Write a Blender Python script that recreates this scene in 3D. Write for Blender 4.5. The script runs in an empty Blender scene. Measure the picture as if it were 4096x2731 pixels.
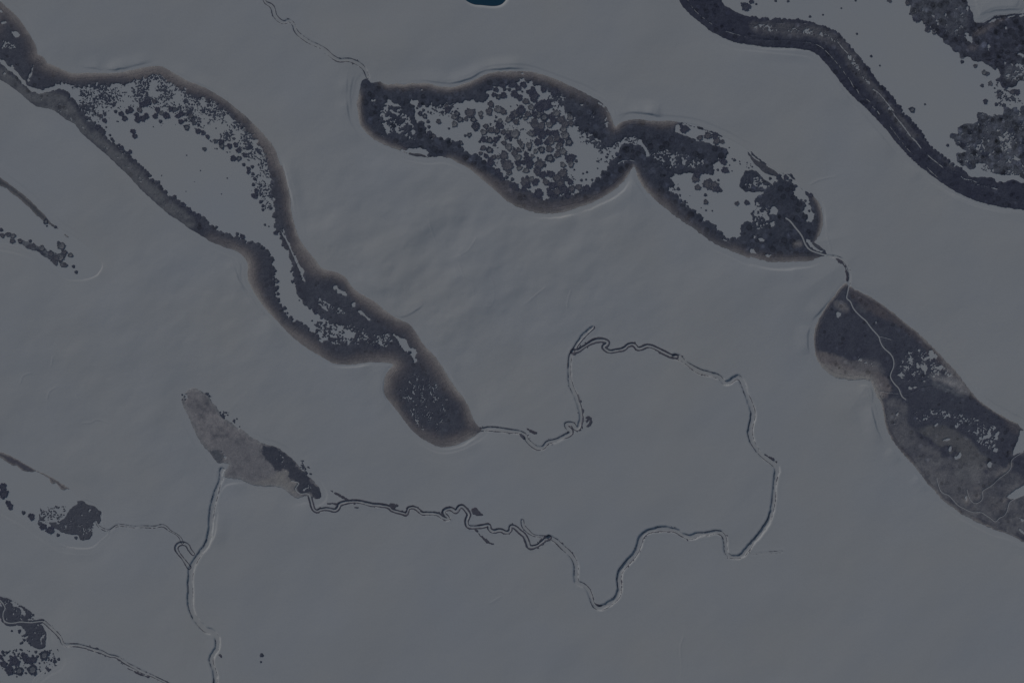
import bpy, math, random
import numpy as np

random.seed(7)
rng = np.random.default_rng(11)
scene = bpy.context.scene
COL = scene.collection

# ------------------------------------------------------------------ survey coordinates
# map sheets: origin (metres east, metres south of the north-west corner) and drawing scale
SHEET = {'z': (0, 0, 0.57422)}
for k, (ox, oy) in dict(a=(0, 0), b=(1000, 0), c=(2000, 0), d=(3000, 0), e=(0, 600), f=(1000, 600), g=(2000, 600), h=(3000, 600),
                        i=(0, 1300), j=(1000, 1300), k=(2000, 1300), l=(3096, 1300), m=(0, 2000), n=(1000, 2000), o=(2000, 2000),
                        p=(3096, 2000)).items():
    SHEET[k] = (ox, oy, 2.24)
for k, (ox, oy) in dict(q=(3496, 0), r=(3496, 400), s=(2700, 1400), t=(2700, 1800), u=(3596, 1780), v=(1400, 280), w=(1900, 280),
                        x=(1800, 500)).items():
    SHEET[k] = (ox, oy, 3.7333)


def P(s):
    """'a 10,20 30,40 b 5,6' -> array of survey points"""
    out = []
    ox = oy = 0
    sc = 1
    for tk in s.split():
        if tk.isalpha():
            ox, oy, sc = SHEET[tk]
        else:
            x, y = tk.split(',')
            out.append((ox + float(x) / sc, oy + float(y) / sc))
    return np.array(out, float)


def chaikin(p, n=2, closed=True):
    for _ in range(n):
        q = np.roll(p, -1, 0) if closed else p[1:]
        a = p if closed else p[:-1]
        r = np.empty((len(a) * 2, 2))
        r[0::2] = a * .75 + q * .25
        r[1::2] = a * .25 + q * .75
        if not closed:
            r = np.vstack([p[:1], r, p[-1:]])
        p = r
    return p


# ------------------------------------------------------------------ noise and distance fields
def vnoise(X, Y, scale, seed):
    x = X / scale
    y = Y / scale
    xi = np.floor(x).astype(np.int64)
    yi = np.floor(y).astype(np.int64)
    fx = x - xi
    fy = y - yi
    fx = fx * fx * fx * (fx * (fx * 6 - 15) + 10)
    fy = fy * fy * fy * (fy * (fy * 6 - 15) + 10)

    def h(a, b):
        n = (a * 374761393 + b * 668265263 + seed * 2147483647) & 0xffffffff
        n = ((n ^ (n >> 13)) * 1274126177) & 0xffffffff
        n = ((n ^ (n >> 16)) * 2246822519) & 0xffffffff
        return ((n ^ (n >> 15)) & 0xffff) / 32767.5 - 1
    a = h(xi, yi)
    b = h(xi + 1, yi)
    c = h(xi, yi + 1)
    d = h(xi + 1, yi + 1)
    return (a * (1 - fx) + b * fx) * (1 - fy) + (c * (1 - fx) + d * fx) * fy


def fbm(X, Y, scale, seed, octs=3, gain=.5):
    v = 0
    a = 1
    t = 0
    for o in range(octs):
        v = v + a * vnoise(X, Y, scale / 2 ** o, seed + 17 * o)
        t += a
        a *= gain
    return v / t


def sstep(a, b, x):
    t = np.clip((x - a) / (b - a), 0, 1)
    return t * t * (3 - 2 * t)


class Grid:
    def __init__(s, x0, y0, x1, y1, g):
        s.x = np.arange(x0, x1 + g, g)
        s.y = np.arange(y0, y1 + g, g)
        s.g = g
        s.X, s.Y = np.meshgrid(s.x, s.y)

    def win(s, x0, y0, x1, y1):
        i0, i1 = np.searchsorted(s.y, [y0, y1])
        j0, j1 = np.searchsorted(s.x, [x0, x1])
        return slice(i0, i1 + 1), slice(j0, j1 + 1)


def sdf(G, poly, R=120., smooth=2):
    """signed distance, positive inside, capped at R"""
    p = chaikin(poly, smooth) if smooth else poly
    D = np.full(G.X.shape, R * R)
    ins = np.zeros(G.X.shape, bool)
    q = np.roll(p, -1, 0)
    for (ax, ay), (bx, by) in zip(p, q):
        si, sj = G.win(min(ax, bx) - R, min(ay, by) - R, max(ax, bx) + R, max(ay, by) + R)
        X = G.X[si, sj]
        if X.size:
            Y = G.Y[si, sj]
            dx, dy = bx - ax, by - ay
            L = dx * dx + dy * dy + 1e-9
            t = np.clip(((X - ax) * dx + (Y - ay) * dy) / L, 0, 1)
            d = (X - ax - t * dx) ** 2 + (Y - ay - t * dy) ** 2
            np.minimum(D[si, sj], d, out=D[si, sj])
        if ay != by:
            i0, i1 = np.searchsorted(G.y, [min(ay, by), max(ay, by)])
            if i1 > i0:
                yy = G.y[i0:i1]
                xi = ax + (yy - ay) / (by - ay) * (bx - ax)
                ins[i0:i1] ^= G.x[None, :] < xi[:, None]
    D = np.sqrt(D)
    return np.where(ins, D, -D)


def line_field(G, poly, R):
    """(signed side distance, arc length) of the nearest point of an open line"""
    D = np.full(G.X.shape, R, float)
    S = np.zeros(G.X.shape)
    side = np.ones(G.X.shape)
    s0 = 0
    for (ax, ay), (bx, by) in zip(poly[:-1], poly[1:]):
        L = math.hypot(bx - ax, by - ay)
        si, sj = G.win(min(ax, bx) - R, min(ay, by) - R, max(ax, bx) + R, max(ay, by) + R)
        X = G.X[si, sj]
        if X.size and L > 0:
            Y = G.Y[si, sj]
            dx, dy = (bx - ax) / L, (by - ay) / L
            t = np.clip((X - ax) * dx + (Y - ay) * dy, 0, L)
            ex = X - ax - t * dx
            ey = Y - ay - t * dy
            d = np.hypot(ex, ey)
            m = d < D[si, sj]
            D[si, sj][m] = d[m]
            S[si, sj][m] = (s0 + t)[m]
            side[si, sj][m] = np.where(dx * ey - dy * ex > 0, 1., -1.)[m]
        s0 += L
    return D, S, side


def stamp(G, F, cx, cy, r, wob=0.0, ph=0.0):
    m = r + 6
    si, sj = G.win(cx - m, cy - m, cx + m, cy + m)
    X = G.X[si, sj]
    if not X.size:
        return
    ex = X - cx
    ey = G.Y[si, sj] - cy
    d = np.hypot(ex, ey)
    rr = r
    if wob:
        th = np.arctan2(ey, ex)
        rr = r * (1 + wob * (np.sin(3 * th + ph) * .5 + np.sin(5 * th + 2.3 * ph) * .35 + np.sin(8 * th + 4 * ph) * .3))
    np.maximum(F[si, sj], rr - d, out=F[si, sj])


# ------------------------------------------------------------------ outlines of the water bodies
OUT1 = P("""a -60,-60 0,10 60,66 150,145 215,230 255,295 300,365 330,430 335,490 370,498 410,535 425,573 460,578 520,606 600,643 660,662 750,655
900,655 1000,660 1100,647 1200,626 1300,602 1400,588 1470,602 1540,645 1600,676 1680,732 1740,748 1800,772 1900,820 1970,866 2050,916 2130,985
2200,1040 b 0,1082 60,1140 120,1200 170,1262 210,1308 235,1370 258,1430 278,1500 f 285,120 305,200 332,290 352,370 364,450 368,540 384,620
408,700 438,790 482,860 540,926 602,1006 640,1060 700,1080 770,1090 860,1140 885,1180 925,1240 1005,1298 1100,1346 1155,1388 1210,1438 1295,1496
1400,1545 j 1445,0 1495,80 1562,190 1645,260 1724,370 1793,490 1873,600 1942,690 1982,790 2012,870 2065,918 2085,940 2020,985 1940,1030 1860,1070
1760,1095 1680,1090 1600,1050 1530,1010 1460,950 1400,880 1350,810 1280,720 1210,640 1195,590 1202,530 1200,480 1232,420 1275,370 1285,350
1220,335 1150,332 1050,337 950,350 850,357 780,350 720,335 650,292 590,252 500,202 420,142 350,82 290,12 f 160,1450 120,1400 60,1312 10,1230
e 2225,1180 2215,1100 2225,1030 2180,945 2100,895 2040,882 1960,850 1900,830 1840,790 1790,760 1740,730 1690,700 1640,660 1580,620 1530,590
1480,550 1420,500 1370,450 1320,410 1280,370 1230,320 1160,240 1120,200 1070,155 1020,105 960,50 900,0 a 840,1290 780,1240 720,1190 690,1130
640,1092 590,1072 540,1032 480,987 420,972 350,966 300,942 250,902 200,852 130,802 80,762 0,712 -60,690""")

IN1 = P("""a -60,560 30,575 80,610 130,660 170,700 210,750 260,800 330,825 430,820 520,815 570,825 610,860 650,930 690,990 720,1040 770,1100
850,1150 920,1200 970,1260 1040,1320 1090,1380 1140,1430 1200,1490 e 1130,60 1200,110 1260,170 1310,230 1370,290 1430,340 1480,390 1530,430
1600,490 1660,540 1720,580 1790,630 1880,680 1950,730 2020,770 2100,800 2180,830 f 0,835 60,860 110,890 160,930 190,990 200,1060 200,1150
205,1230 210,1290 240,1360 270,1420 310,1480 370,1530 460,1568 j 495,30 560,80 600,130 660,170 700,180 720,140 770,120 830,150 880,180
930,150 940,110 1000,90 1070,100 1060,60 960,50 860,30 800,-10 f 770,1530 690,1510 620,1480 570,1440 520,1380 470,1320 430,1250 410,1200
390,1120 385,1020 370,950 340,880 300,790 265,715 245,690 240,600 230,480 235,450 205,400 205,300 190,200 175,110 150,30 b 130,1330 90,1270
40,1200 a 2180,1140 2130,1070 2060,1010 1980,950 1900,890 1810,860 1750,845 1690,800 1600,770 1540,730 1490,690 1450,660 1380,645 1320,660
1270,690 1200,710 1100,735 1050,745 950,745 850,735 800,755 730,770 650,750 590,730 530,735 480,760 430,790 370,805 300,790 245,750 200,690
150,620 90,570 40,530 -60,470""")

HOLES1 = [P("a 300,555 280,620 255,690 235,735 245,745 270,720 290,640 305,580"),
          P("j 1268,82 1310,85 1335,110 1400,108 1405,140 1425,190 1470,205 1505,235 1500,270 1478,285 1498,320 1475,345 1440,280 1400,240 1350,205 1340,160 1305,115"),
          P("f 300,700 325,780 350,830 375,885 395,930 430,990 455,1040 490,1080 480,1120 500,1180 470,1170 445,1100 425,1030 395,960 360,880 320,800 285,720"),
          P("f 730,1215 780,1200 800,1240 850,1270 880,1300 870,1330 820,1300 780,1270"),
          P("f 920,1360 950,1355 945,1400 925,1420 900,1400"),
          P("f 960,1440 1000,1430 1040,1470 1080,1520 1060,1530 1010,1490"),
          P("a 90,270 150,280 190,310 160,350 100,300"), P("a 0,200 40,180 70,210 20,225"), P("a -20,80 30,100 40,120 -20,110")]
# white rim between the brown shore reeds and the shore
OUT2 = P("""b 1020,712 1040,700 1065,720 1085,745 1130,735 1170,730 1200,755 1240,770 1280,750 1400,755 1500,745 1580,745 1650,765 1740,785 1850,775
1950,740 2020,710 2100,670 2180,648 2240,645 c 100,640 200,638 280,645 360,665 430,685 520,720 600,755 680,795 750,830 830,875 900,910 950,960
980,1010 1005,1070 1025,1130 1040,1142 1060,1115 1110,1085 1180,1070 1250,1072 1320,1080 1400,1088 1480,1085 1600,1090 1700,1105 1800,1130
1900,1175 2000,1215 2100,1265 2240,1345 h 60,65 130,115 200,160 290,215 370,215 430,290 520,370 575,425 610,455 638,510 650,570 655,630 645,700
622,760 595,800 560,830 640,870 690,920 680,950 620,960 590,970 560,988 500,1002 400,998 340,1006 260,1002 180,1007 120,990 50,972 0,957
g 2240,975 2130,930 2040,890 1940,850 1860,800 1790,745 1700,680 1650,645 1560,590 1500,535 1420,480 1340,400 1280,330 1240,260 1215,190 1200,125
1190,160 1150,220 1100,290 1040,350 960,400 870,450 780,490 690,520 600,550 500,570 400,572 300,560 230,535 150,510 90,475 40,440 f 2235,400
2180,350 2110,290 2040,230 1960,165 1890,130 1830,95 1760,68 1700,60 1590,68 1500,55 1420,40 1370,15 b 1280,1325 1200,1295 1130,1265 1070,1215
1020,1165 985,1120 970,1060 965,1000 955,930 970,870 985,800 990,750 1005,728""")

IN2A = P("""b 1400,885 1460,875 1545,870 1550,905 1620,915 1700,910 1800,900 1870,880 1960,860 2010,865 2040,890 2120,890 2130,840 2075,815 2070,800
2120,770 2180,740 2240,738 c 60,722 150,715 230,690 300,715 380,730 410,770 460,800 540,830 600,880 620,930 610,970 680,1010 700,1060 690,1120
740,1140 800,1138 830,1150 850,1180 920,1230 940,1280 955,1320 1010,1310 1060,1280 1140,1230 1220,1225 1270,1270 1290,1330 1340,1400 1300,1400
1270,1350 1200,1320 1140,1310 1080,1360 1040,1410 1030,1470 g 1000,110 1015,130 960,190 920,215 900,270 840,320 790,370 700,400 640,430
550,450 480,470 400,470 340,460 280,420 230,390 160,380 90,330 60,300 0,270 f 2170,180 2120,150 2080,140 2050,100 1980,60 1920,45 1870,10
b 1850,1310 1760,1270 1670,1260 1600,1250 1560,1220 1540,1180 1530,1130 1460,1110 1440,1060 1450,1000 1410,960 1390,920""")

IN2B = P("""g 1480,235 1560,190 1640,190 1720,160 1800,190 1870,190 1900,120 1940,75 2040,20 c 2030,1370 1970,1330 1880,1310 1800,1280 1720,1240
1640,1220 1560,1200 1530,1165 1555,1125 1640,1100 1800,1140 1950,1200 2100,1275 2240,1365 h 50,60 140,120 200,165 270,215 300,240 330,235 375,310
398,350 385,370 345,395 390,430 440,480 443,520 405,545 460,580 470,630 500,665 550,695 590,690 603,640 598,580 592,520 573,470 568,435 500,340
400,240 260,190 h 270,225 260,235 200,225 270,250 300,270 240,330 210,345 130,380 125,420 150,460 120,450 85,430 75,480 90,530 50,570 60,620
50,680 0,690 g 2180,680 2200,800 2180,830 2110,820 2050,820 1980,770 1900,720 1830,650 1730,600 1690,530 1600,460 1540,400 1460,370 1500,320
1560,290 1490,270""")
HOLES2 = [P("c 1550,1072 1620,1102 1800,1146 1950,1207 2100,1282 2240,1372 2240,1325 2100,1235 1900,1140 1700,1078 1600,1062"), P("b 1228,890 1260,900 1285,925 1330,930 1335,965 1300,960 1250,945 1225,935"), P("b 1240,985 1280,985 1310,1010 1350,1015 1320,1040 1270,1020"),
          P("b 1175,1095 1220,1100 1235,1130 1215,1165 1195,1130"), P("b 1300,1155 1330,1170 1360,1190 1345,1200 1295,1190"),
          P("b 1440,1155 1480,1160 1480,1190 1450,1210"), P("b 1080,895 1125,893 1100,920"), P("b 1525,798 1565,805 1545,820"),
          P("b 1355,1275 1385,1272 1370,1290"), P("b 1180,1220 1200,1222 1188,1236"), P("c 175,655 220,657 208,675"),
          P("c 865,915 910,925 950,970 968,1015 950,1000 920,960"), P("c 715,938 748,938 735,948"), P("c 795,1060 803,1100 796,1090"),
          P("f 1345,2 1400,-2 1470,-20 1540,-10 1615,15 1600,40 1580,55 1610,62 1540,58 1420,30"),
          P("h 200,510 240,510 240,570 200,590 165,570"), P("h 210,620 230,670 190,690 170,665"), P("h 25,870 60,920 75,940 0,925 0,890"),
          P("h 115,930 195,925 185,955 140,965"), P("h 80,785 140,800 110,825 85,810"), P("h 500,785 560,830 640,880 665,912 600,905 550,880 515,830"),
          P("g 1105,90 1115,110 1090,130"), P("g 1690,610 1720,625 1680,665 1700,640"), P("g 1980,785 2030,800 2050,825 2000,815"),
          P("h 155,590 180,600 165,620 150,610"), P("h 25,760 50,770 35,800")]
ISL2 = [P("h -20,25 0,45 40,85 90,110 140,145 200,180 250,210 258,235 200,225 140,205 100,185 80,150 50,130 20,90 0,60"),
        P("g 2200,180 2240,180 h 60,190 100,240 180,300 215,330 150,370 60,380 0,375 g 2200,380 2140,330 2150,280 2170,230"),
        P("f 1425,25 1500,35 1560,45 1575,60 1530,58 1460,48 1425,40"), P("h 545,820 590,840 640,880 655,900 620,895 575,860")]

OUT3 = P("""c 1560,-60 1590,-20 1640,70 1720,150 1810,220 1900,290 2000,340 2100,380 2240,402 d 120,420 250,432 400,436 520,450 600,485 660,550 720,620
780,700 840,780 900,850 980,920 1040,970 1110,1050 1180,1120 1250,1200 1320,1290 1380,1360 1450,1430 1530,1500 h 1370,5 1430,70 1510,140 1590,200
1680,270 1780,340 1880,390 1970,440 2080,475 2200,500 2260,515 2460,540 2600,560 2600,-1600 q 1350,-80 1420,80 1460,190 1480,280 1500,330
1560,345 1640,320 1700,280 1760,245 1850,215 2000,205 2240,195 2300,-300 c 2000,-300""")
BAND3 = P("""c 1560,-60 1590,-20 1640,70 1720,150 1810,220 1900,290 2000,340 2100,380 2240,400 d 120,418 250,430 400,434 520,448 600,483 660,548 720,618
780,698 840,778 900,848 980,918 1040,968 1110,1048 1180,1118 1250,1198 1320,1288 1380,1358 1450,1428 1530,1498 h 1370,3 1430,68 1510,138 1590,198
1680,268 1780,338 1880,388 1970,438 2080,473 2200,498 2260,513 2460,535 2600,560 2600,330 r 2300,1250 2160,1230 2080,1180 1990,1210 1940,1240
1890,1215 1820,1240 1800,1170 1740,1150 1690,1170 1600,1145 1530,1160 1440,1140 1390,1110 1380,1070 1300,1060 1240,1010 1160,980 1090,930
1020,870 960,820 860,720 830,660 740,590 720,540 640,460 600,420 570,310 480,250 400,180 340,80 d 1320,940 1300,900 1230,820 1180,780 1130,710
1080,640 1070,600 1010,570 980,500 930,460 870,390 830,335 790,295 700,255 620,225 510,190 410,175 330,180 240,180 150,180 60,165 c 2240,155
2150,130 2060,75 2010,50 1980,0 1960,-60""")
STRIPE3 = [(P("c 1680,0 1720,70 1790,140 1900,220"), 2.2), (P("c 2020,280 2100,305 2200,330"), 3), (P("d 30,352 120,360 250,364"), 1.6),
           (P("d 500,378 560,390 610,405 660,440 710,490 760,545 800,595 850,660 900,725 925,780"), 3.2),
           (P("d 955,800 975,840"), 4.5), (P("d 1030,880 1075,915"), 3), (P("d 1095,955 1120,980"), 4), (P("d 1140,995 1160,1025"), 5),
           (P("r 220,380 300,480 390,600 460,690 530,770 600,820"), 2.4), (P("r 790,1010 860,1080 940,1150"), 3.5),
           (P("d 785,375 820,425 875,480"), 5), (P("d 1100,800 1150,830 1200,890 1240,940 1285,995"), 5.5),
           (P("d 1290,1030 1340,1090 1400,1170 1450,1240 1490,1270"), 5.5), (P("r 560,560 640,640 700,720"), 5),
           (P("r 800,820 850,870 920,920 980,970 1030,1010"), 4.5), (P("r 1340,1180 1450,1190 1530,1230"), 4), (P("r 1750,1310 1830,1330"), 7),
           (P("d 20,310 50,318"), 3), (P("d 240,205 300,210"), 3), (P("d 430,205 500,212"), 3)]
MASSA = P("""q 480,-80 480,0 520,70 560,60 540,150 520,210 565,220 575,270 610,320 690,328 720,300 740,350 770,380 765,450 800,482 850,440 880,495 935,490
960,540 1020,575 1060,640 1130,680 1160,740 1200,775 1260,765 1280,830 1310,870 1370,840 1430,870 1520,915 1600,925 1680,960 1760,1000 1800,1050
1840,1010 1870,1090 1890,1150 1820,1180 1810,1210 1880,1220 1910,1290 1960,1310 2000,1290 2060,1310 2100,1290 2160,1230 2240,1190 2320,1200
2320,190 2240,205 2100,210 1980,215 1850,225 1770,260 1700,300 1650,340 1580,350 1500,350 1480,290 1455,190 1410,80 1350,-80""")
HOLEA = [P("q 725,80 745,90 735,140 700,195 640,195 630,180 690,165"), P("q 835,365 860,410 840,430 825,400"), P("q 930,365 970,350 965,405 945,410"),
         P("q 1370,485 1410,500 1450,570 1480,640 1400,640 1360,560"), P("q 1690,650 1725,665 1720,740 1690,755"),
         P("q 1700,325 1800,285 1900,260 2050,240 2240,230 2240,238 2050,252 1900,275 1800,305 1720,345"), P("q 1830,895 1870,890 1860,930 1835,925"),
         P("q 2110,800 2240,790 2240,860 2190,850"), P("q 1950,870 1960,960 1945,950"), P("q 2150,1190 2240,1200 2240,1290 2180,1330 2090,1290"),
         P("q 1940,785 1980,790 1950,800"), P("q 1920,680 1940,690 1930,715 1905,705"), P("q 1380,90 1400,160 1390,165"),
         P("q 1650,505 1680,510 1670,540"), P("q 1960,400 1985,430 1970,450")]
MASSB = P("""r 1130,530 1145,490 1200,490 1260,520 1240,430 1280,380 1380,345 1480,360 1560,320 1530,200 1610,180 1690,210 1745,270 1770,215 1850,215
1910,220 1925,130 1990,90 2060,150 2080,110 2140,100 2140,160 2190,150 2200,90 2240,90 2330,90 2330,1180 2230,1170 2140,1130 2080,1125 1950,1110
1870,1100 1780,1090 1720,1050 1700,980 1650,950 1560,940 1500,950 1510,1000 1480,1045 1400,1010 1340,985 1290,980 1240,920 1225,830 1260,785
1370,790 1400,750 1330,735 1260,690 1200,650 1200,590 1150,575""")
HOLEB = [P("r 1685,370 1720,360 1760,420 1740,430"), P("r 1800,490 1870,530 1960,620 2040,700 2030,715 1930,620 1850,550"),
         P("r 1450,730 1500,740 1520,770 1460,765"), P("r 2070,850 2110,850 2160,890 2140,910"), P("r 1700,820 1740,815 1720,845"),
         P("r 2180,960 2240,950 2240,1020 2200,1010"), P("r 1610,680 1645,690 1625,715"), P("r 1955,740 2000,780 1990,790")]

OUTM = P("""h 855,1190 885,1215 915,1235 1000,1280 1090,1320 1170,1375 1250,1430 1320,1490 1420,1568 l 1290,70 1370,150 1450,220 1500,280 1580,360 1650,440
1720,540 1790,630 1850,690 1950,760 2040,810 2120,860 2180,880 2230,930 2300,1000 2400,1050 2400,1860 p 2240,385 2180,335 2080,292 1980,267 1880,222
1760,162 1680,122 1600,62 1510,2 l 1440,1480 1370,1420 1320,1340 1260,1260 1190,1190 1120,1110 1060,1030 1010,940 990,850 975,750 960,690 925,640
900,590 885,530 860,495 800,482 700,492 600,480 540,465 470,420 420,370 380,300 365,220 355,130 360,70 375,0 h 640,1470 690,1390 760,1300 830,1215""")
PALEM = [P("l 2190,930 2300,960 2300,1100 2240,1120 2150,1175 2130,1150 2160,1060 2200,1000"), 
         P("l 2070,1545 2150,1480 2240,1430 2330,1400 2330,1500 2240,1520 2160,1560"), P("l 1720,1510 1740,1560 1720,1580 1710,1540")]
HOLEM = [P("l 1310,370 1350,355 1380,375 1375,420 1350,445 1340,410"), P("l 1370,240 1410,220 1430,260 1480,280 1430,305 1390,300"),
         P("l 1265,335 1295,330 1300,370 1275,385"), P("l 1430,890 1470,860 1480,895 1440,905"), P("l 1795,845 1830,835 1845,860 1815,870"),
         P("l 1840,1010 1900,990 1930,950 1945,1000 1890,1020 1850,1030"), P("l 1965,905 1990,915 1970,935 1960,925"),
         P("l 1985,975 2020,955 2000,1010 2005,1030 1970,1020"), P("l 1600,1160 1640,1175 1665,1140 1680,1150 1670,1190 1610,1195"),
         P("l 1565,1090 1590,1080 1590,1130 1565,1130"), P("l 1910,1225 1950,1225 1935,1285 1915,1265"), P("l 1510,1030 1570,1010 1570,1030 1520,1035"),
         P("l 1075,835 1100,770 1115,800 1090,840"), P("l 1070,880 1115,868 1095,885"), P("l 1960,1110 2010,1090 2000,1130 1965,1140"),
         P("h 760,1460 800,1440 830,1460 790,1510 765,1490"), P("l 1620,895 1660,900 1630,910"), P("p 2180,140 2240,170 2240,190 2190,160"),
         P("p 2190,255 2240,280 2240,300 2200,280"), P("h 1115,1535 1145,1540 1130,1558"), P("l 1450,380 1500,350 1520,390 1470,410"),
         P("l 1400,330 1450,330 1440,360"), P("l 1110,430 1165,440 1130,470"), P("l 1180,545 1300,550 1220,575"), P("l 1320,500 1350,490 1370,510 1330,520")]
GREYM = [P("l 1190,700 1215,730 1190,850 1260,940 1340,1020 1420,1090 1470,1150 1560,1200 1700,1240 1800,1270 1870,1350 1900,1568 1500,1568 1300,1250 1050,1000 960,700 1060,630"),
         P("l 1500,900 1600,930 1800,1060 1830,1140 1950,1210 1900,1330 1700,1250 1560,1130 1400,1020 1260,930"),
         P("l 400,240 560,290 700,350 760,330 880,330 960,400 1000,480 1060,600 950,680 880,500 700,500 530,470 380,300"),
         P("p 1500,-300 2300,-300 2300,300 1900,230 1650,100"), P("h 740,1350 840,1340 900,1400 880,1470 780,1430"), P("h 940,1390 1010,1390 1040,1440 980,1450"),
         P("l 1400,510 1500,520 1640,600 1760,660 1640,640 1500,580")]
DARKM = [P("l 1270,1210 1340,1205 1380,1250 1300,1265"), P("l 1400,1090 1540,1080 1620,1100 1530,1160 1470,1130"), P("l 1700,1030 1770,1030 1750,1065"),
         P("l 2140,1210 2240,1160 2300,1150 2300,1290 2150,1260"), P("p 2140,170 2240,150 2300,170 2300,270 2130,240"), P("l 1870,1210 1930,1215 1900,1250"),
         P("l 1590,1160 1620,1120 1650,1140 1600,1190"), P("l 1840,1290 1930,1310 1920,1330")]

TONGUE = P("""i 1640,640 1665,600 1700,572 1750,560 1800,590 1860,620 1900,690 1950,740 1965,790 2000,840 2060,860 2120,920 2190,945 2240,1000 j 60,1025
110,1060 230,1090 320,1140 420,1240 500,1340 560,1385 610,1440 650,1530 600,1565 545,1535 480,1525 440,1545 390,1545 340,1490 290,1450 200,1440
100,1447 0,1418 i 2190,1397 2140,1377 2060,1372 2000,1362 2005,1330 2040,1270 2066,1240 2010,1235 2000,1230 1960,1245 1920,1200 1870,1130 1820,1080
1770,1000 1730,920 1690,820 1650,740 1625,690""")
DARKT = P("""j 95,1115 115,1058 160,1090 220,1085 300,1130 360,1190 420,1240 450,1290 500,1340 550,1380 560,1420 610,1440 640,1500 650,1540 600,1568 560,1530
520,1500 460,1515 420,1490 390,1460 430,1430 430,1405 370,1395 330,1380 345,1340 350,1305 300,1300 230,1315 210,1260 150,1200 100,1180""")
DARKT2 = P("i 1870,1130 1920,1112 1980,1115 2002,1160 2000,1220 1960,1245 1920,1200")
HOLET = [P("i 1985,1120 2030,1160 2015,1210 2005,1160"), P("j 470,1470 500,1450 520,1455 490,1475 460,1490"), P("i 1640,610 1680,620 1690,640 1660,680 1640,720 1655,650")]

LW1 = P("""e -60,195 60,280 200,380 330,500 440,620 530,690 650,760 740,820 830,900 900,980 925,1030 900,1090 850,1140 740,1170 600,1170 540,1130
470,1070 400,1000 320,940 220,890 100,850 -60,830""")
LW2 = P("""i -60,1105 140,1190 320,1295 500,1380 640,1465 740,1560 m 800,0 900,50 925,110 910,200 940,250 980,300 900,360 830,430 680,430 560,410 450,330
330,260 200,160 100,100 -60,0""")
LW3 = P("""m -60,845 0,860 90,870 200,940 300,1000 330,1060 390,1060 420,1150 430,1280 470,1350 550,1410 520,1470 430,1500 350,1560 300,1600 280,1680
-60,1680""")
STRIP_W1 = P("""e -40,210 0,247 60,292 130,342 200,392 270,452 340,522 400,582 440,640 490,680 530,706 500,702 450,670 400,640 350,605 300,560 260,510 210,470
160,420 110,395 70,350 20,330 -40,300""")
STRIP_W1B = P("e 572,742 600,765 622,785 600,782 580,765")
CLUSTER_W1 = P("e 145,820 180,800 240,820 320,850 400,870 420,910 480,905 530,930 575,900 600,920 575,970 540,1000 490,985 430,970 380,940 320,900 250,880 190,840")
STRIP_W2 = P("""i -40,1118 0,1133 70,1157 140,1192 220,1242 320,1298 420,1343 500,1383 570,1433 640,1472 590,1460 580,1482 530,1455 500,1405 480,1420 455,1415
445,1375 400,1345 310,1302 285,1315 220,1307 170,1280 150,1252 110,1257 50,1217 0,1182 -40,1160""")
STAND_W2 = P("""m 680,5 740,-5 790,40 850,50 880,80 910,110 900,190 880,215 862,195 850,170 832,250 820,330 780,357 712,357 700,300 620,307 570,290 520,265 450,220
430,190 500,200 560,180 600,120 640,60 700,30""")
STAND_W3 = P("""m -40,855 0,863 80,875 150,920 220,960 300,1005 260,1050 230,1075 330,1070 390,1055 400,1085 360,1100 400,1160 420,1200 410,1270 400,1320 350,1332
290,1312 280,1270 220,1250 260,1210 240,1180 210,1150 180,1110 60,1130 20,1090 0,1050 -40,1040""")
HOLE_W3 = [P("m 60,890 120,905 170,940 230,990 240,1040 200,1050 190,990 150,960 100,930"), P("m 360,1130 380,1140 375,1165"), P("m -40,920 20,900 10,960 -40,980"),
           P("m 110,985 140,1000 120,1040 105,1010")]

LAKES = dict(L1=OUT1, L2=OUT2, L3=OUT3, M=OUTM, T=TONGUE, W1=LW1, W2=LW2, W3=LW3)
POND = P("b 1890,-120 1910,-30 1935,0 1975,25 2020,40 2080,42 2140,50 2200,52 c 10,40 40,10 60,-20 80,-120")

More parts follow.
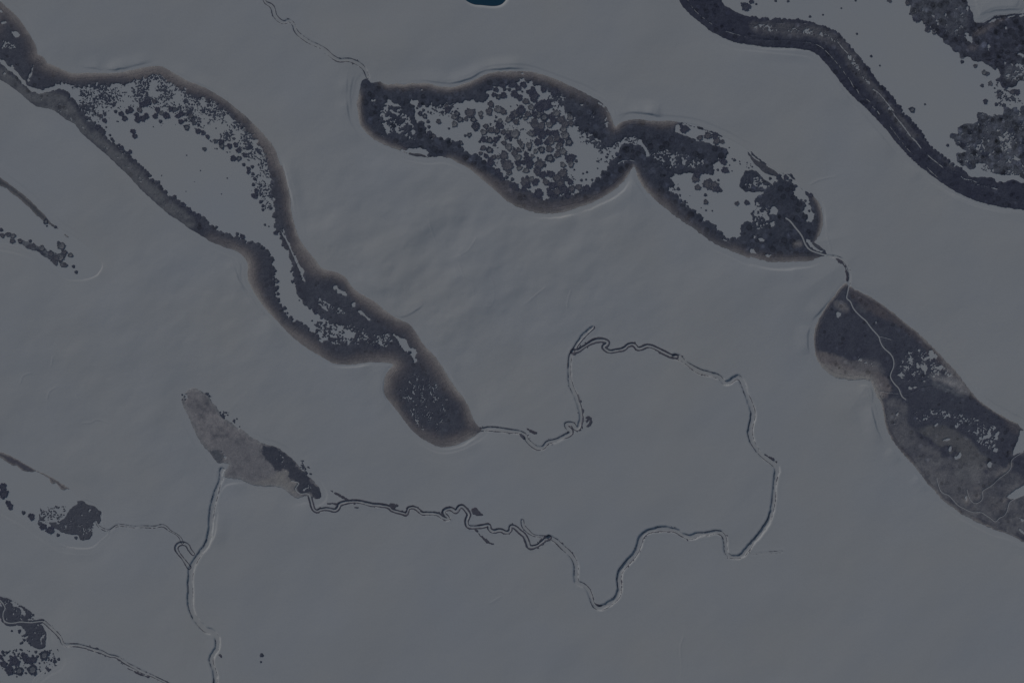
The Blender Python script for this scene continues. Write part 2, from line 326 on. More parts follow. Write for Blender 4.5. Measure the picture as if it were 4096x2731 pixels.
# streams: name, line, ice width, cut depth, (bank reed mean, amplitude), label
STREAMS = [
    ("S1", P("b 95,-120 120,-10 140,30 190,50 210,90 215,130 245,175 290,205 325,200 340,182 370,195 395,230 405,275 450,325 530,380 620,415 680,455 730,505 800,545 880,535 940,555 1000,590 1035,630 1055,690"),
     9, 1.6, (1.7, 3.2), "narrow snowy stream running down from the top edge to the two-lobed lake"),
    ("S2", P("j 1930,942 2080,938 2130,925 2240,935 k 100,950 180,955 230,985 235,1020 280,1070 340,1105 390,1095 420,1045 500,1040 560,1000 620,980 640,950 600,915 590,885 650,880 670,920 700,930 720,880 730,820 720,760 705,715 690,670 680,630 640,560 622,500 622,420 622,340 630,270 660,220 700,150 760,80 830,20"),
     10, 2.6, (2.2, 4.2), "crooked stream leaving the tail of the long curved lake and turning up to a fork"),
    ("S3", P("k 650,237 700,230 760,190 820,150 890,130 950,140 965,165 920,190 940,215 980,240 1050,225 1110,215 1150,175 1200,170 1230,215 1270,205 1320,180 1400,210 1480,250 1530,275 1580,282"),
     5, 2.0, (5.2, 4.), "thin reedy brook wriggling between the stream fork and the wide river bend"),
    ("S4", P("""s 0,92 80,120 150,180 250,250 340,310 440,340 560,370 640,390 690,430 720,480 760,495 810,485 860,440 910,405 970,415 1010,480 1040,590
1080,690 1130,810 1165,910 1170,980 1145,1090 1115,1200 1130,1310 1180,1420 1260,1530 t 1230,0 1310,80 1430,170 1510,240 1530,300 1500,420 1480,560
1478,700 1460,840 1435,970 1390,1080 1310,1190 1240,1290 1160,1370 1110,1450 1040,1520 o 2180,490 2120,510 2060,505 2025,470 2020,400 2015,330 1980,290
1930,280 1860,300 1780,305 1710,335 1640,315 1570,265 1480,255 1390,260 1310,285 1265,330 1245,410 1210,490 1130,570 1080,630 1065,700 1075,760
1065,840 1030,890 950,945 890,970 840,940 815,860 790,800 750,760 680,735 680,660 685,600 665,530 620,470 560,420 500,360 440,330"""),
     12, 4.2, (1.5, 3.4), "broad frozen river sweeping in one great loop across the snow plain"),
    ("S5", P("""o 440,330 405,345 340,405 260,425 245,370 220,310 180,280 130,235 95,225 90,280 50,290 0,262 n 2180,280 2145,260 2140,215 2080,235 2000,238
1950,235 1935,190 1950,150 1960,125 1930,80 1900,50 1870,60 1845,110 1800,70 1740,85 1740,120 1780,155 1770,172 1720,155 1680,120 1600,115 1540,120
1505,90 1480,65 1420,60 1410,100 1400,125 1360,110 1270,90 1240,55 1150,45 1080,40 1000,15 930,10 860,15 800,30 790,70 760,95 700,75 640,80 600,100
570,85 555,40 545,0 j 530,1510 490,1505 450,1515 400,1470 430,1430 440,1410 370,1395"""),
     6, 2.2, (4.4, 4.), "small meandering brook between the grey reed tongue and the great river loop"),
    ("S6", P("o 440,330 340,320 290,310 240,265 205,230 200,180"), 6, 1.5, (1.6, 2.5), "short side gully joining the meandering brook"),
    ("S7", P("""i 1990,1300 1980,1380 1945,1470 m 1915,0 1900,80 1890,180 1885,290 1855,400 1795,470 1745,550 1712,620 1707,720 1707,850 1707,960 1742,1050
1790,1110 1840,1165 1910,1180 1955,1240 1950,1320 1925,1360 1895,1400 1890,1450 1920,1520 1935,1580 1925,1700 1930,1900"""),
     14, 4.0, (.9, 3.4), "straight deep-cut channel below the grey reed tongue"),
    ("S8", P("m 1695,600 1640,520 1590,460 1575,420 1600,390 1640,382 1680,400 1695,440 1730,478"), 6, 2.0, (3., 2.4), "hooked dead-end creek beside the deep-cut channel"),
    ("S9", P("m 1635,378 1610,320 1560,290 1520,270 1480,230 1440,222 1390,240 1300,232 1200,240 1120,224 1050,222 1010,250 980,275 930,262 880,232 862,185"),
     3.4, .7, (1.5, 1.8), "thread-thin creek between the hooked creek and the dark stand west of it"),
    ("S10", P("""m -60,870 0,890 30,930 50,970 25,1000 25,1060 50,1095 110,1100 180,1085 270,1095 340,1085 390,1080 430,1120 500,1180 545,1230 555,1280 590,1298
680,1290 760,1310 850,1340 900,1350 970,1385 1050,1400 1120,1450 1200,1495 1280,1535 1360,1568 1500,1640 1800,1760"""),
     6, 1.8, (2.4, 2.8), "slim creek winding out of the bottom corner marsh"),
    ("S11", P("""h 320,610 360,635 400,690 440,735 470,780 490,840 530,895 600,920 680,945 760,955 820,975 865,1020 888,1080 895,1130 888,1180 882,1240 870,1290
862,1330 900,1355 915,1400 940,1440 990,1490 1040,1530 1065,1568 l 890,50 940,100 950,150 980,205 1050,260 1075,320 1070,380 1045,430 1040,470
1080,530 1115,560 1130,600 1145,640 1180,665"""), 5.5, 1.6, (.8, 2.6), "pale stream linking the two-lobed lake to the broad marsh"),
    ("S12", P("u 560,490 575,560 610,670 660,720 740,740 800,810 880,900 960,940 1050,985 1130,1005 1220,990 1290,1040 1380,1100 1420,1140 1460,1130 1490,1085 1560,1060 1610,1000 1630,900 1650,840 1730,800 1870,740 2100,650"),
     3.2, .6, (-1, 2), "pale winding creek along the lower edge of the broad marsh"),
    ("S13", P("u 1010,660 1040,770 1080,840 1130,870 1200,850 1260,790 1235,690 1290,650 1390,600 1480,500 1600,420 1680,340 1665,230 1760,150 1870,95 2100,-40"),
     3., .6, (-.8, 2.2), "crooked creek crossing the broad marsh toward the picture's right edge"),
    ("S14", P("t 1110,1490 1140,1540 o 2240,480 p 70,460"), 3, .5, (.2, 2), "tiny spur gully at the foot of the river loop"),
]
RIDGES = [P("f 1600,640 1620,720 1660,830 1740,935"), P("f 2020,790 1960,890 1900,930 1815,965"), P("f 1870,1020 1905,1130 1960,1170 2000,1220 2000,1300 2060,1390 2140,1418 2185,1380 2195,1270 2185,1160 2090,1060"),
          P("g 400,1230 310,1300 220,1380"), P("g 630,1260 600,1340 600,1400"), P("n 2240,860 2150,915"), P("m 560,410 700,435 830,435 890,370 930,330"),
          P("i 470,290 455,360"), P("i 190,520 210,450 280,435"), P("i 430,650 450,590 500,565"), P("i 680,640 740,720 800,780 850,840"), P("i 750,880 820,880 870,845 970,880"),
          P("o 1640,1220 1605,1310 1620,1450 1615,1568"), P("d 560,0 530,60 q 1500,60 1540,160"), P("h 550,310 620,270 760,245"), P("h 680,750 700,830 720,900")]

SCARPS = [  # line, side that stands higher (+1: to the right when walking along it), height
    (P("a 690,600 760,607 840,615 900,627 980,630 1080,622 1160,603 1240,582 1320,562 1420,547"), -1, 3.6),
    (P("b 1400,745 1490,727 1600,727 1750,752 1850,742 1920,722 2000,695 2060,655 2120,632 2240,622 c 100,615 250,618 350,636"), -1, 3.6),
    (P("c 1055,1110 1085,1062 1120,1030 1170,1012 1250,1015 1350,1022 1420,1052 1520,1045"), -1, 3.4),
    (P("b 880,620 868,760 866,900 885,1040 915,1130 970,1210 1070,1285"), 1, 2.4), (P("b 955,640 905,750 895,900 915,1010"), 1, 1.4),
    (P("g 220,588 320,608 430,611 540,606 660,580 800,536 920,481 1020,432 1100,376 1150,300 1188,200"), 1, 2.8),
    (P("g 1180,240 1230,320 1300,420 1380,500"), 1, 1.6),
    (P("l 330,0 300,90 303,180 325,270"), 1, 3.0), (P("l 865,700 888,810 912,890 940,975 990,1050"), 1, 3.6), (P("l 1030,1080 1110,1170 1150,1220"), 1, 1.8),
    (P("l 1260,1330 1340,1420 1400,1480"), 1, 1.8), (P("l 740,545 800,535 880,560 890,660 870,730"), 1, 1.6),
    (P("e 2075,940 2110,1080 2150,1180 2215,1270 f 30,1340 100,1440 200,1540 j 260,30 400,170"), 1, 2.0),
    (P("d 640,550 720,672 800,765 870,862 960,955 1040,1055 1120,1145 1200,1245 1280,1335 1380,1440"), 1, 1.5),
    (P("d 0,425 150,440 300,446 450,446 560,470 640,530"), 1, 1.0), (P("h 1300,0 1400,100 1550,230 1700,340 1900,440 2100,510"), 1, 1.2),
    (P("j 680,345 800,379 900,379 1000,366 1120,350"), 1, 2.2), (P("j 1240,400 1200,470 1190,560 1205,650 1290,760"), 1, 1.6),
    (P("j 1640,1090 1750,1112 1850,1102 1960,1052 2080,960"), 1, 1.8), (P("f 270,30 320,200 345,330 380,420 392,560 412,660"), -1, 1.8),
    (P("j 1500,60 1640,240 1800,460 1900,600 2000,840"), -1, 1.1), (P("h 0,1022 150,1060 280,1076 420,1066 550,1050 640,1000"), 1, 1.6),
    (P("h 840,1200 765,1290 695,1375 605,1475 520,1568"), 1, 2.2), (P("q 1560,260 1700,190 1800,163 1950,149 2260,150"), -1, 3.0),
    (P("a 1500,600 1600,655 1730,730 1830,770 1950,840 2100,940"), -1, 1.0), (P("c 830,820 900,880 980,940 1020,1010 1030,1090"), -1, 1.2),
    (P("h 560,320 620,400 660,500 680,650 690,800"), -1, 1.0), (P("m 560,412 700,436 830,434 900,365"), 1, 1.6), (P("e 570,1165 700,1172 800,1165 880,1110 925,1030 910,950"), 1, 1.2),
    (P("m 1960,-40 1950,150 1930,300 1890,390 1830,460"), -1, 1.8), (P("i 2230,1415 2060,1415 1990,1460 1960,1560"), -1, 1.6),
    (P("f 1210,1400 1300,1490 1390,1500 1480,1450 1600,1350"), -1, 1.6), (P("j 1460,30 1540,130 1640,240"), -1, 1.),
]

# ------------------------------------------------------------------ the snow plain
GG = Grid(-240, -240, 4336, 2971, 3.0)
X, Y = GG.X, GG.Y
LAKE = np.full(X.shape, -160.)
for nm, pl in LAKES.items():
    LAKE = np.maximum(LAKE, sdf(GG, pl, 160.))
POND_F = sdf(GG, POND, 160.)
Dout = np.clip(-LAKE, 0, 160)
# rotated axes for drifts stretched up to the north-east
ca, sa = math.cos(math.radians(35)), math.sin(math.radians(35))
U = X * ca - Y * sa
V = X * sa + Y * ca
plain = 3.2 * sstep(0, 150, Dout) + .5
env = .14 + .86 * np.exp(-(((X - 1750) / 800) ** 2 + ((Y - 1050) / 420) ** 2)) + .25 * np.exp(-(((X - 500) / 600) ** 2 + ((Y - 1500) / 500) ** 2))
dunes = 3.3 * env * fbm(U / 1.5, V, 95, 3, 2, .45) + .7 * env * fbm(U / 1.3, V, 38, 13, 2, .5) + 2.0 * fbm(U / 1.3, V, 260, 5, 2, .45)
rough = (.5 + .5 * vnoise(X, Y, 300, 41)) * .07 * fbm(U / 2.5, V, 16, 9, 2, .6) + .05 * fbm(X, Y, 8, 91, 1)
near = sstep(0, 60, Dout)
Z = plain + near * (dunes + rough) + (1 - near) * .35 * rough
# broken bank steps that run round the shores
off = 24 + 7 * vnoise(X, Y, 170, 21)
amp = np.clip(.45 + 1.1 * vnoise(X, Y, 260, 23), 0, 1)
Z += .9 * amp * sstep(off - 4, off + 4, Dout) * (1 - sstep(70, 150, Dout))
off2 = 11 + 4 * vnoise(X, Y, 130, 25)
Z += .45 * np.clip(.3 + vnoise(X, Y, 200, 27), 0, 1) * sstep(off2 - 3, off2 + 3, Dout) * (1 - sstep(60, 140, Dout))
for pl, hs, hh in SCARPS:
    pl = chaikin(pl, 2, False)
    hh = hh * 1.1
    D, S, sd = line_field(GG, pl, 80)
    e = D * sd * hs
    Ltot = np.hypot(*np.diff(pl, axis=0).T).sum()
    tl = min(150, .42 * Ltot)
    tap = sstep(0, tl, S) * sstep(0, tl, Ltot - S) * np.clip(.8 + .75 * vnoise(S, S * 0 + Ltot, 55, 31), .1, 1.3)
    Z += np.where(D < 79, hh * tap * sstep(-2.8, 2.8, e + 1.5 * vnoise(X, Y, 20, 33)) * (1 - sstep(5, 62, D)), 0)
for pl in RIDGES:
    D, S, sd = line_field(GG, chaikin(pl, 2, False), 18)
    Z += (.6 + .5 * vnoise(S, S * 0, 60, 5)) * np.exp(-(D / 4.5) ** 2) * (-sd * .45 + .35)
# lake floors
Z = np.where(LAKE > 0, np.maximum(-1.2, .5 - LAKE * .17), Z)
# stream cuts
stream_lines = {}
for nm, pl, w, dep, bank, lab in STREAMS:
    line = chaikin(pl, 2, False)
    stream_lines[nm] = line
    D, S, sd = line_field(GG, line, 60)
    ww = w * (1 + .3 * vnoise(S, S * 0, 60, 3)) / 2
    fl = np.where(LAKE > 0, .0, 1)
    cut = dep * 1.0 * (1 - sstep(ww - .5, ww + 2.2 + dep * .9, D + 1.8 * vnoise(X, Y, 13, 61) + 1.2 * vnoise(X, Y, 29, 62))) * (1 + .28 * vnoise(S, S * 0 + 9, 120, 6))
    lev = (.35 + .35 * vnoise(S, sd * 40, 70, 8)) * np.exp(-((D - ww - dep - 8) / 4.) ** 2)
    Z = np.where(LAKE > -4, Z, Z - cut + lev * .4)
Zp = np.minimum(Z, 4)
Z = np.where(POND_F > -14, Z * (1 - sstep(-14, 2, POND_F)) + sstep(-14, 2, POND_F) * -1.5, Z)


def surf(sx, sy):
    """height of the snow or ice at survey points (bilinear)"""
    fx = np.clip((sx - GG.x[0]) / GG.g, 0, len(GG.x) - 1.001)
    fy = np.clip((sy - GG.y[0]) / GG.g, 0, len(GG.y) - 1.001)
    j = fx.astype(int)
    i = fy.astype(int)
    tx = fx - j
    ty = fy - i
    z = (Z[i, j] * (1 - tx) + Z[i, j + 1] * tx) * (1 - ty) + (Z[i + 1, j] * (1 - tx) + Z[i + 1, j + 1] * tx) * ty
    return z


def surf_ice(sx, sy):
    lk = LAKE
    fx = np.clip(((sx - GG.x[0]) / GG.g).astype(int), 0, len(GG.x) - 1)
    fy = np.clip(((sy - GG.y[0]) / GG.g).astype(int), 0, len(GG.y) - 1)
    z = surf(sx, sy)
    return np.where(lk[fy, fx] > -6, np.maximum(z, 0), z)


def wx(sx):
    return sx - 2048.


def wy(sy):
    return 1365.5 - sy


# ------------------------------------------------------------------ materials
def lin(c):
    c = np.array(c, float) / 255
    return np.where(c <= .04045, c / 12.92, ((c + .055) / 1.055) ** 2.4)


SNOW_SEEN = lin((93.8, 98, 104.8))
SNOW_ALB = np.array((.79, .825, .842))


def alb(r, g, b):
    """surface colour of something seen as r,g,b beside snow seen as (94,98,105)"""
    return np.clip(lin((r, g, b)) / SNOW_SEEN * SNOW_ALB, 0.01, .9)


def new_mat(name):
    m = bpy.data.materials.new(name)
    m.use_nodes = True
    nt = m.node_tree
    b = nt.nodes['Principled BSDF']
    return m, nt, b


def N(nt, t, **kw):
    n = nt.nodes.new(t)
    for k, v in kw.items():
        setattr(n, k, v)
    return n


def snow_material(name, colour, grain=.35, drift=.5):
    m, nt, b = new_mat(name)
    L = nt.links
    b.inputs['Roughness'].default_value = .75
    b.inputs['Specular IOR Level'].default_value = .15
    geo = N(nt, 'ShaderNodeNewGeometry')
    n1 = N(nt, 'ShaderNodeTexNoise')
    n1.inputs['Scale'].default_value = .0021
    n1.inputs['Detail'].default_value = 4
    L.new(geo.outputs['Position'], n1.inputs['Vector'])
    n2 = N(nt, 'ShaderNodeTexNoise')
    n2.inputs['Scale'].default_value = .19
    n2.inputs['Detail'].default_value = 3
    L.new(geo.outputs['Position'], n2.inputs['Vector'])
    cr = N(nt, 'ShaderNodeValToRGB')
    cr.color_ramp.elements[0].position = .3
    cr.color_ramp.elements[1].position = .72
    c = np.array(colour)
    cr.color_ramp.elements[0].color = (*(c * (.974, .985, 1.008)), 1)  # cool and warm blotches: partly slope light put into the snow colour
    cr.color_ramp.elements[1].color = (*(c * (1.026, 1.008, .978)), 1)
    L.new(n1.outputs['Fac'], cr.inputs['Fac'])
    mix = N(nt, 'ShaderNodeMix', data_type='RGBA', blend_type='MULTIPLY')
    mix.inputs['Factor'].default_value = 1
    cr2 = N(nt, 'ShaderNodeValToRGB')
    cr2.color_ramp.elements[0].position = .25
    cr2.color_ramp.elements[1].position = .75
    lo = 1 - .10 * grain
    cr2.color_ramp.elements[0].color = (lo, lo, lo, 1)
    cr2.color_ramp.elements[1].color = (1, 1, 1, 1)
    L.new(n2.outputs['Fac'], cr2.inputs['Fac'])
    L.new(cr.outputs['Color'], mix.inputs['A'])
    L.new(cr2.outputs['Color'], mix.inputs['B'])
    L.new(mix.outputs['Result'], b.inputs['Base Color'])
    mp = N(nt, 'ShaderNodeMapping')
    mp.inputs['Rotation'].default_value = (0, 0, math.radians(-35))
    mp.inputs['Scale'].default_value = (.35, 1, 1)
    L.new(geo.outputs['Position'], mp.inputs['Vector'])
    n3 = N(nt, 'ShaderNodeTexNoise')
    n3.inputs['Scale'].default_value = .055
    n3.inputs['Detail'].default_value = 5
    n3.inputs['Roughness'].default_value = .6
    L.new(mp.outputs['Vector'], n3.inputs['Vector'])
    bp = N(nt, 'ShaderNodeBump')
    bp.inputs['Strength'].default_value = 1
    bp.inputs['Distance'].default_value = drift
    L.new(n3.outputs['Fac'], bp.inputs['Height'])
    bp2 = N(nt, 'ShaderNodeBump')
    bp2.inputs['Strength'].default_value = 1
    bp2.inputs['Distance'].default_value = grain * .45
    L.new(n2.outputs['Fac'], bp2.inputs['Height'])
    L.new(bp.outputs['Normal'], bp2.inputs['Normal'])
    L.new(bp2.outputs['Normal'], b.inputs['Normal'])
    return m


def reed_material(name):
    m, nt, b = new_mat(name)
    L = nt.links
    b.inputs['Roughness'].default_value = .9
    b.inputs['Specular IOR Level'].default_value = .05
    at = N(nt, 'ShaderNodeAttribute', attribute_name='tint')
    geo = N(nt, 'ShaderNodeNewGeometry')
    n1 = N(nt, 'ShaderNodeTexNoise')
    n1.inputs['Scale'].default_value = .22
    n1.inputs['Detail'].default_value = 5
    n1.inputs['Roughness'].default_value = .65
    L.new(geo.outputs['Position'], n1.inputs['Vector'])
    cr = N(nt, 'ShaderNodeValToRGB')
    cr.color_ramp.elements[0].position = .28
    cr.color_ramp.elements[1].position = .75
    cr.color_ramp.elements[0].color = (.74, .74, .76, 1)
    cr.color_ramp.elements[1].color = (1.26, 1.25, 1.23, 1)
    L.new(n1.outputs['Fac'], cr.inputs['Fac'])
    mix = N(nt, 'ShaderNodeMix', data_type='RGBA', blend_type='MULTIPLY')
    mix.inputs['Factor'].default_value = 1
    L.new(at.outputs['Color'], mix.inputs['A'])
    L.new(cr.outputs['Color'], mix.inputs['B'])
    L.new(mix.outputs['Result'], b.inputs['Base Color'])
    bp = N(nt, 'ShaderNodeBump')
    bp.inputs['Strength'].default_value = .6
    bp.inputs['Distance'].default_value = .8
    L.new(n1.outputs['Fac'], bp.inputs['Height'])
    L.new(bp.outputs['Normal'], b.inputs['Normal'])
    return m


SNOW_COL = SNOW_ALB
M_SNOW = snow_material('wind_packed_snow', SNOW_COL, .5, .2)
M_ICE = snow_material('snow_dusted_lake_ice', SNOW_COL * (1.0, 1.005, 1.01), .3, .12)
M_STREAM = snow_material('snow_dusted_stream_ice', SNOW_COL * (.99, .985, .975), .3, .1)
M_REED = reed_material('haze_tinted_reeds')  # the reeds' bluish cast is air haze put into their colour
M_WATER, nt_, b_ = new_mat('open_water')
b_.inputs['Base Color'].default_value = (.035, .115, .19, 1)
b_.inputs['Roughness'].default_value = .12
geo_ = N(nt_, 'ShaderNodeNewGeometry')
nz_ = N(nt_, 'ShaderNodeTexNoise')
nz_.inputs['Scale'].default_value = .12
bp_ = N(nt_, 'ShaderNodeBump')
bp_.inputs['Distance'].default_value = .15
nt_.links.new(geo_.outputs['Position'], nz_.inputs['Vector'])
nt_.links.new(nz_.outputs['Fac'], bp_.inputs['Height'])
nt_.links.new(bp_.outputs['Normal'], b_.inputs['Normal'])


# ------------------------------------------------------------------ mesh building
def make_mesh(name, co, loops, starts, tint=None, mat=None, smooth=None):
    me = bpy.data.meshes.new(name)
    me.vertices.add(len(co))
    me.vertices.foreach_set('co', np.ascontiguousarray(co, np.float32).ravel())
    me.loops.add(len(loops))
    me.loops.foreach_set('vertex_index', np.ascontiguousarray(loops, np.int32))
    me.polygons.add(len(starts))
    me.polygons.foreach_set('loop_start', np.ascontiguousarray(starts, np.int32))
    if smooth is not None:
        me.polygons.foreach_set('use_smooth', np.ascontiguousarray(smooth, bool))
    me.update(calc_edges=True)
    if tint is not None:
        a = me.color_attributes.new('tint', 'FLOAT_COLOR', 'POINT')
        t = np.ones((len(co), 4), np.float32)
        t[:, :3] = tint
        a.data.foreach_set('color', t.ravel())
    if mat:
        me.materials.append(mat)
    return me


def tag(o, label=None, cat=None, group=None, kind=None):
    if label:
        o['label'] = label
    if cat:
        o['category'] = cat
    if group:
        o['group'] = group
    if kind:
        o['kind'] = kind
    return o


def link(name, me, parent=None):
    o = bpy.data.objects.new(name, me)
    COL.objects.link(o)
    if parent:
        o.parent = parent
        o.location = (-parent.location[0], -parent.location[1], -parent.location[2])
    return o


def grid_mesh(name, xs, ys, Zs, mat):
    ny, nx = Zs.shape
    gx, gy = np.meshgrid(wx(xs), wy(ys))
    co = np.stack([gx, gy, Zs], -1).reshape(-1, 3)
    idx = np.arange(ny * nx).reshape(ny, nx)
    q = np.stack([idx[:-1, :-1], idx[1:, :-1], idx[1:, 1:], idx[:-1, 1:]], -1).reshape(-1)
    return make_mesh(name, co, q, np.arange(0, len(q), 4), None, mat, np.ones(len(q) // 4, bool))


def march(name, G, F, Ztop, Zbot, tint, mat, flat=False, edge_h=.45):
    """solid sheet where F > 0: a top surface at Ztop, walls down to Zbot round every edge and hole"""
    ny, nx = F.shape
    ins = F > 0
    if not ins.any():
        return None
    vid = -np.ones(F.shape, np.int64)
    ii, jj = np.nonzero(ins)
    n0 = len(ii)
    vid[ii, jj] = np.arange(n0)
    co = [np.stack([wx(G.x[jj]), wy(G.y[ii]), Ztop[ii, jj]], 1)]
    tn = [tint[ii, jj]]
    n = n0
    bots = []

    def cross(di, dj):
        nonlocal n
        A = ins[:ny - di, :nx - dj]
        B = ins[di:, dj:]
        e = -np.ones(F.shape, np.int64)
        i, j = np.nonzero(A != B)
        f0 = F[i, j]
        f1 = F[i + di, j + dj]
        t = f0 / (f0 - f1)
        t = np.clip(t, .02, .98)
        x = G.x[j] * (1 - t) + G.x[j + dj] * t
        y = G.y[i] * (1 - t) + G.y[i + di] * t
        src_i = np.where(ins[i, j], i, i + di)
        src_j = np.where(ins[i, j], j, j + dj)
        zb = Zbot[src_i, src_j]
        zt = zb + (Ztop[src_i, src_j] - zb) * (1 if flat else .8)
        e[i, j] = n + np.arange(len(i))
        n += len(i)
        co.append(np.stack([wx(x), wy(y), zt], 1))
        bots.append(np.stack([wx(x), wy(y), zb - .5], 1))
        tn.append(tint[src_i, src_j])
        return e
    eh = cross(0, 1)
    ev = cross(1, 0)
    nb = n          # bottom copies follow
    a = ins[:-1, :-1]
    b = ins[:-1, 1:]
    c = ins[1:, 1:]
    d = ins[1:, :-1]
    case = a * 1 + d * 2 + c * 4 + b * 8
    faces = {3: [], 4: [], 5: [], 6: []}
    skirt = []
    for cs in range(1, 16):
        i, j = np.nonzero(case == cs)
        if not len(i):
            continue
        corner = [vid[i, j], vid[i + 1, j], vid[i + 1, j + 1], vid[i, j + 1]]
        edge = [ev[i, j], eh[i + 1, j], ev[i, j + 1], eh[i, j]]
        bits = [cs & 1, cs & 2, cs & 4, cs & 8]
        seq = []
        leave = []
        enter = []
        for k in range(4):
            if bits[k]:
                seq.append(corner[k])
            k2 = (k + 1) % 4
            if bool(bits[k]) != bool(bits[k2]):
                seq.append(edge[k])
                (leave if bits[k] else enter).append((k, edge[k]))
        faces[len(seq)].append(np.stack(seq, 1))
        for k, ed in leave:
            # the entering edge that follows
            best = min(enter, key=lambda t: (t[0] - k) % 4)
            skirt.append(np.stack([best[1], ed, ed - n0 + nb, best[1] - n0 + nb], 1))
    loops = []
    starts = []
    smooth = []
    pos = 0
    for k, fl in faces.items():
        for f in fl:
            loops.append(f.ravel())
            starts.append(pos + np.arange(len(f)) * k)
            smooth.append(np.ones(len(f), bool))
            pos += f.size
    for f in skirt:
        loops.append(f.ravel())
        starts.append(pos + np.arange(len(f)) * 4)
        smooth.append(np.zeros(len(f), bool))
        pos += f.size
    co = np.vstack(co + bots)
    tn = np.vstack(tn)
    tn = np.vstack([tn, tn[n0:]])
    return make_mesh(name, co, np.concatenate(loops), np.concatenate(starts), tn, mat, np.concatenate(smooth))


# ground: one sheet, fine where the survey is, widening rings beyond it
def widen(a, steps):
    lo = [a[0]]
    hi = [a[-1]]
    s = a[1] - a[0]
    for _ in range(steps):
        s *= 1.6
        lo.append(lo[-1] - s)
        hi.append(hi[-1] + s)
    return np.array(lo[1:][::-1]), np.array(hi[1:])


lx, hx = widen(GG.x, 20)
ly, hy = widen(GG.y, 20)
xs = np.concatenate([lx, GG.x, hx])
ys = np.concatenate([ly, GG.y, hy])
Zs = np.full((len(ys), len(xs)), 3.0)
Zs[len(ly):len(ly) + len(GG.y), len(lx):len(lx) + len(GG.x)] = Z
for k in range(len(lx)):
    f = max(0, 1 - (len(lx) - k) / 8)
    Zs[:, k] = 3 + (Zs[:, len(lx)] - 3) * f
    Zs[:, -1 - k] = 3 + (Zs[:, -1 - len(hx)] - 3) * f
for k in range(len(ly)):
    f = max(0, 1 - (len(ly) - k) / 8)
    Zs[k] = 3 + (Zs[len(ly)] - 3) * f
    Zs[-1 - k] = 3 + (Zs[-1 - len(hy)] - 3) * f
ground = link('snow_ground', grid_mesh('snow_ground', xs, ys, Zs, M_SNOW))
tag(ground, 'wide wind-rippled snow plain between the lakes', 'snow plain', kind='structure')

lake_labels = dict(L1='long curved frozen lake with a reed belt round its rim', L2='two-lobed frozen lake pinched at its waist and full of round reed clumps',
                   L3='large frozen lake in the top corner behind a dark reed band', M='broad frozen marsh along the right edge',
                   T='small frozen basin under the grey reed tongue', W1='small wedge of frozen water with pale reed clumps at the left edge',
                   W2='snowed-over pond with a dark reed stand at its end', W3='frozen corner marsh at the bottom of the left edge')
for nm, pl in LAKES.items():
    lo = np.maximum(pl.min(0) - 20, (-230, -230))
    hi = np.minimum(pl.max(0) + 20, (4330, 2960))
    G = Grid(lo[0], lo[1], hi[0], hi[1], 5.)
    F = sdf(G, pl, 40.) + 5.
    F[0, :] = F[-1, :] = -1
    F[:, 0] = F[:, -1] = -1
    z0 = np.zeros(F.shape)
    me = march('frozen_lake', G, F, z0, z0 - .3, np.ones(F.shape + (3,)), M_ICE, True)
    tag(link('frozen_lake', me), lake_labels[nm], 'frozen lake', kind='structure')

G = Grid(1820, -160, 2060, 60, 3.)
F = sdf(G, POND, 40.) + 3
me = march('pond_water', G, F, np.full(F.shape, -.4), np.full(F.shape, -.8), np.ones(F.shape + (3,)), M_WATER, True)
tag(link('pond_water', me), 'deep blue open water pond cut by the top edge', 'pond', kind='structure')

for nm, pl, w, dep, bank, lab in STREAMS:
    ln = stream_lines[nm]
    # resample every 5 m
    seg = np.hypot(*np.diff(ln, axis=0).T)
    s = np.concatenate([[0], np.cumsum(seg)])
    t = np.arange(0, s[-1], 5.)
    px = np.interp(t, s, ln[:, 0])
    py = np.interp(t, s, ln[:, 1])
    tx = np.gradient(px)
    ty = np.gradient(py)
    L = np.hypot(tx, ty) + 1e-9
    nx_, ny_ = -ty / L, tx / L
    ww = w * (1 + .3 * vnoise(t, t * 0, 60, 3)) / 2 + .6
    ww = ww * np.clip(np.minimum(t, s[-1] - t) / 30 + .35, 0, 1)
    rows = []
    for f in (-1, -.5, 0, .5, 1):
        qx = px + nx_ * ww * f
        qy = py + ny_ * ww * f
        z = surf_ice(qx, qy) + np.where(abs(f) == 1, .02, .22)
        rows.append(np.stack([wx(qx), wy(qy), z], 1))
    k = len(t)
    co = np.vstack(rows)
    idx = np.arange(5 * k).reshape(5, k)
    q = np.stack([idx[:-1, :-1], idx[:-1, 1:], idx[1:, 1:], idx[1:, :-1]], -1).reshape(-1, 4)[:, ::-1]
    me = make_mesh('frozen_stream', co, q.ravel(), np.arange(0, q.size, 4), np.ones((len(co), 3)), M_STREAM, np.ones(len(q), bool))
    tag(link('frozen_stream', me), lab, 'frozen stream', kind='structure')

# ------------------------------------------------------------------ reeds
C_DARK = alb(39, 43, 54)  # dark blue tone carries the veil of haze, mixed into the reed colour
C_MID = alb(53, 57, 67)
C_BROWN = alb(66, 65, 70)
C_BROWN2 = alb(88, 87, 90)
C_GREY = alb(66, 70, 78)
C_PALE = alb(84, 84, 88)
C_MARSH = alb(67, 69, 76)


def mixc(a, b, t):
    return a * (1 - t[..., None]) + b * t[..., None]


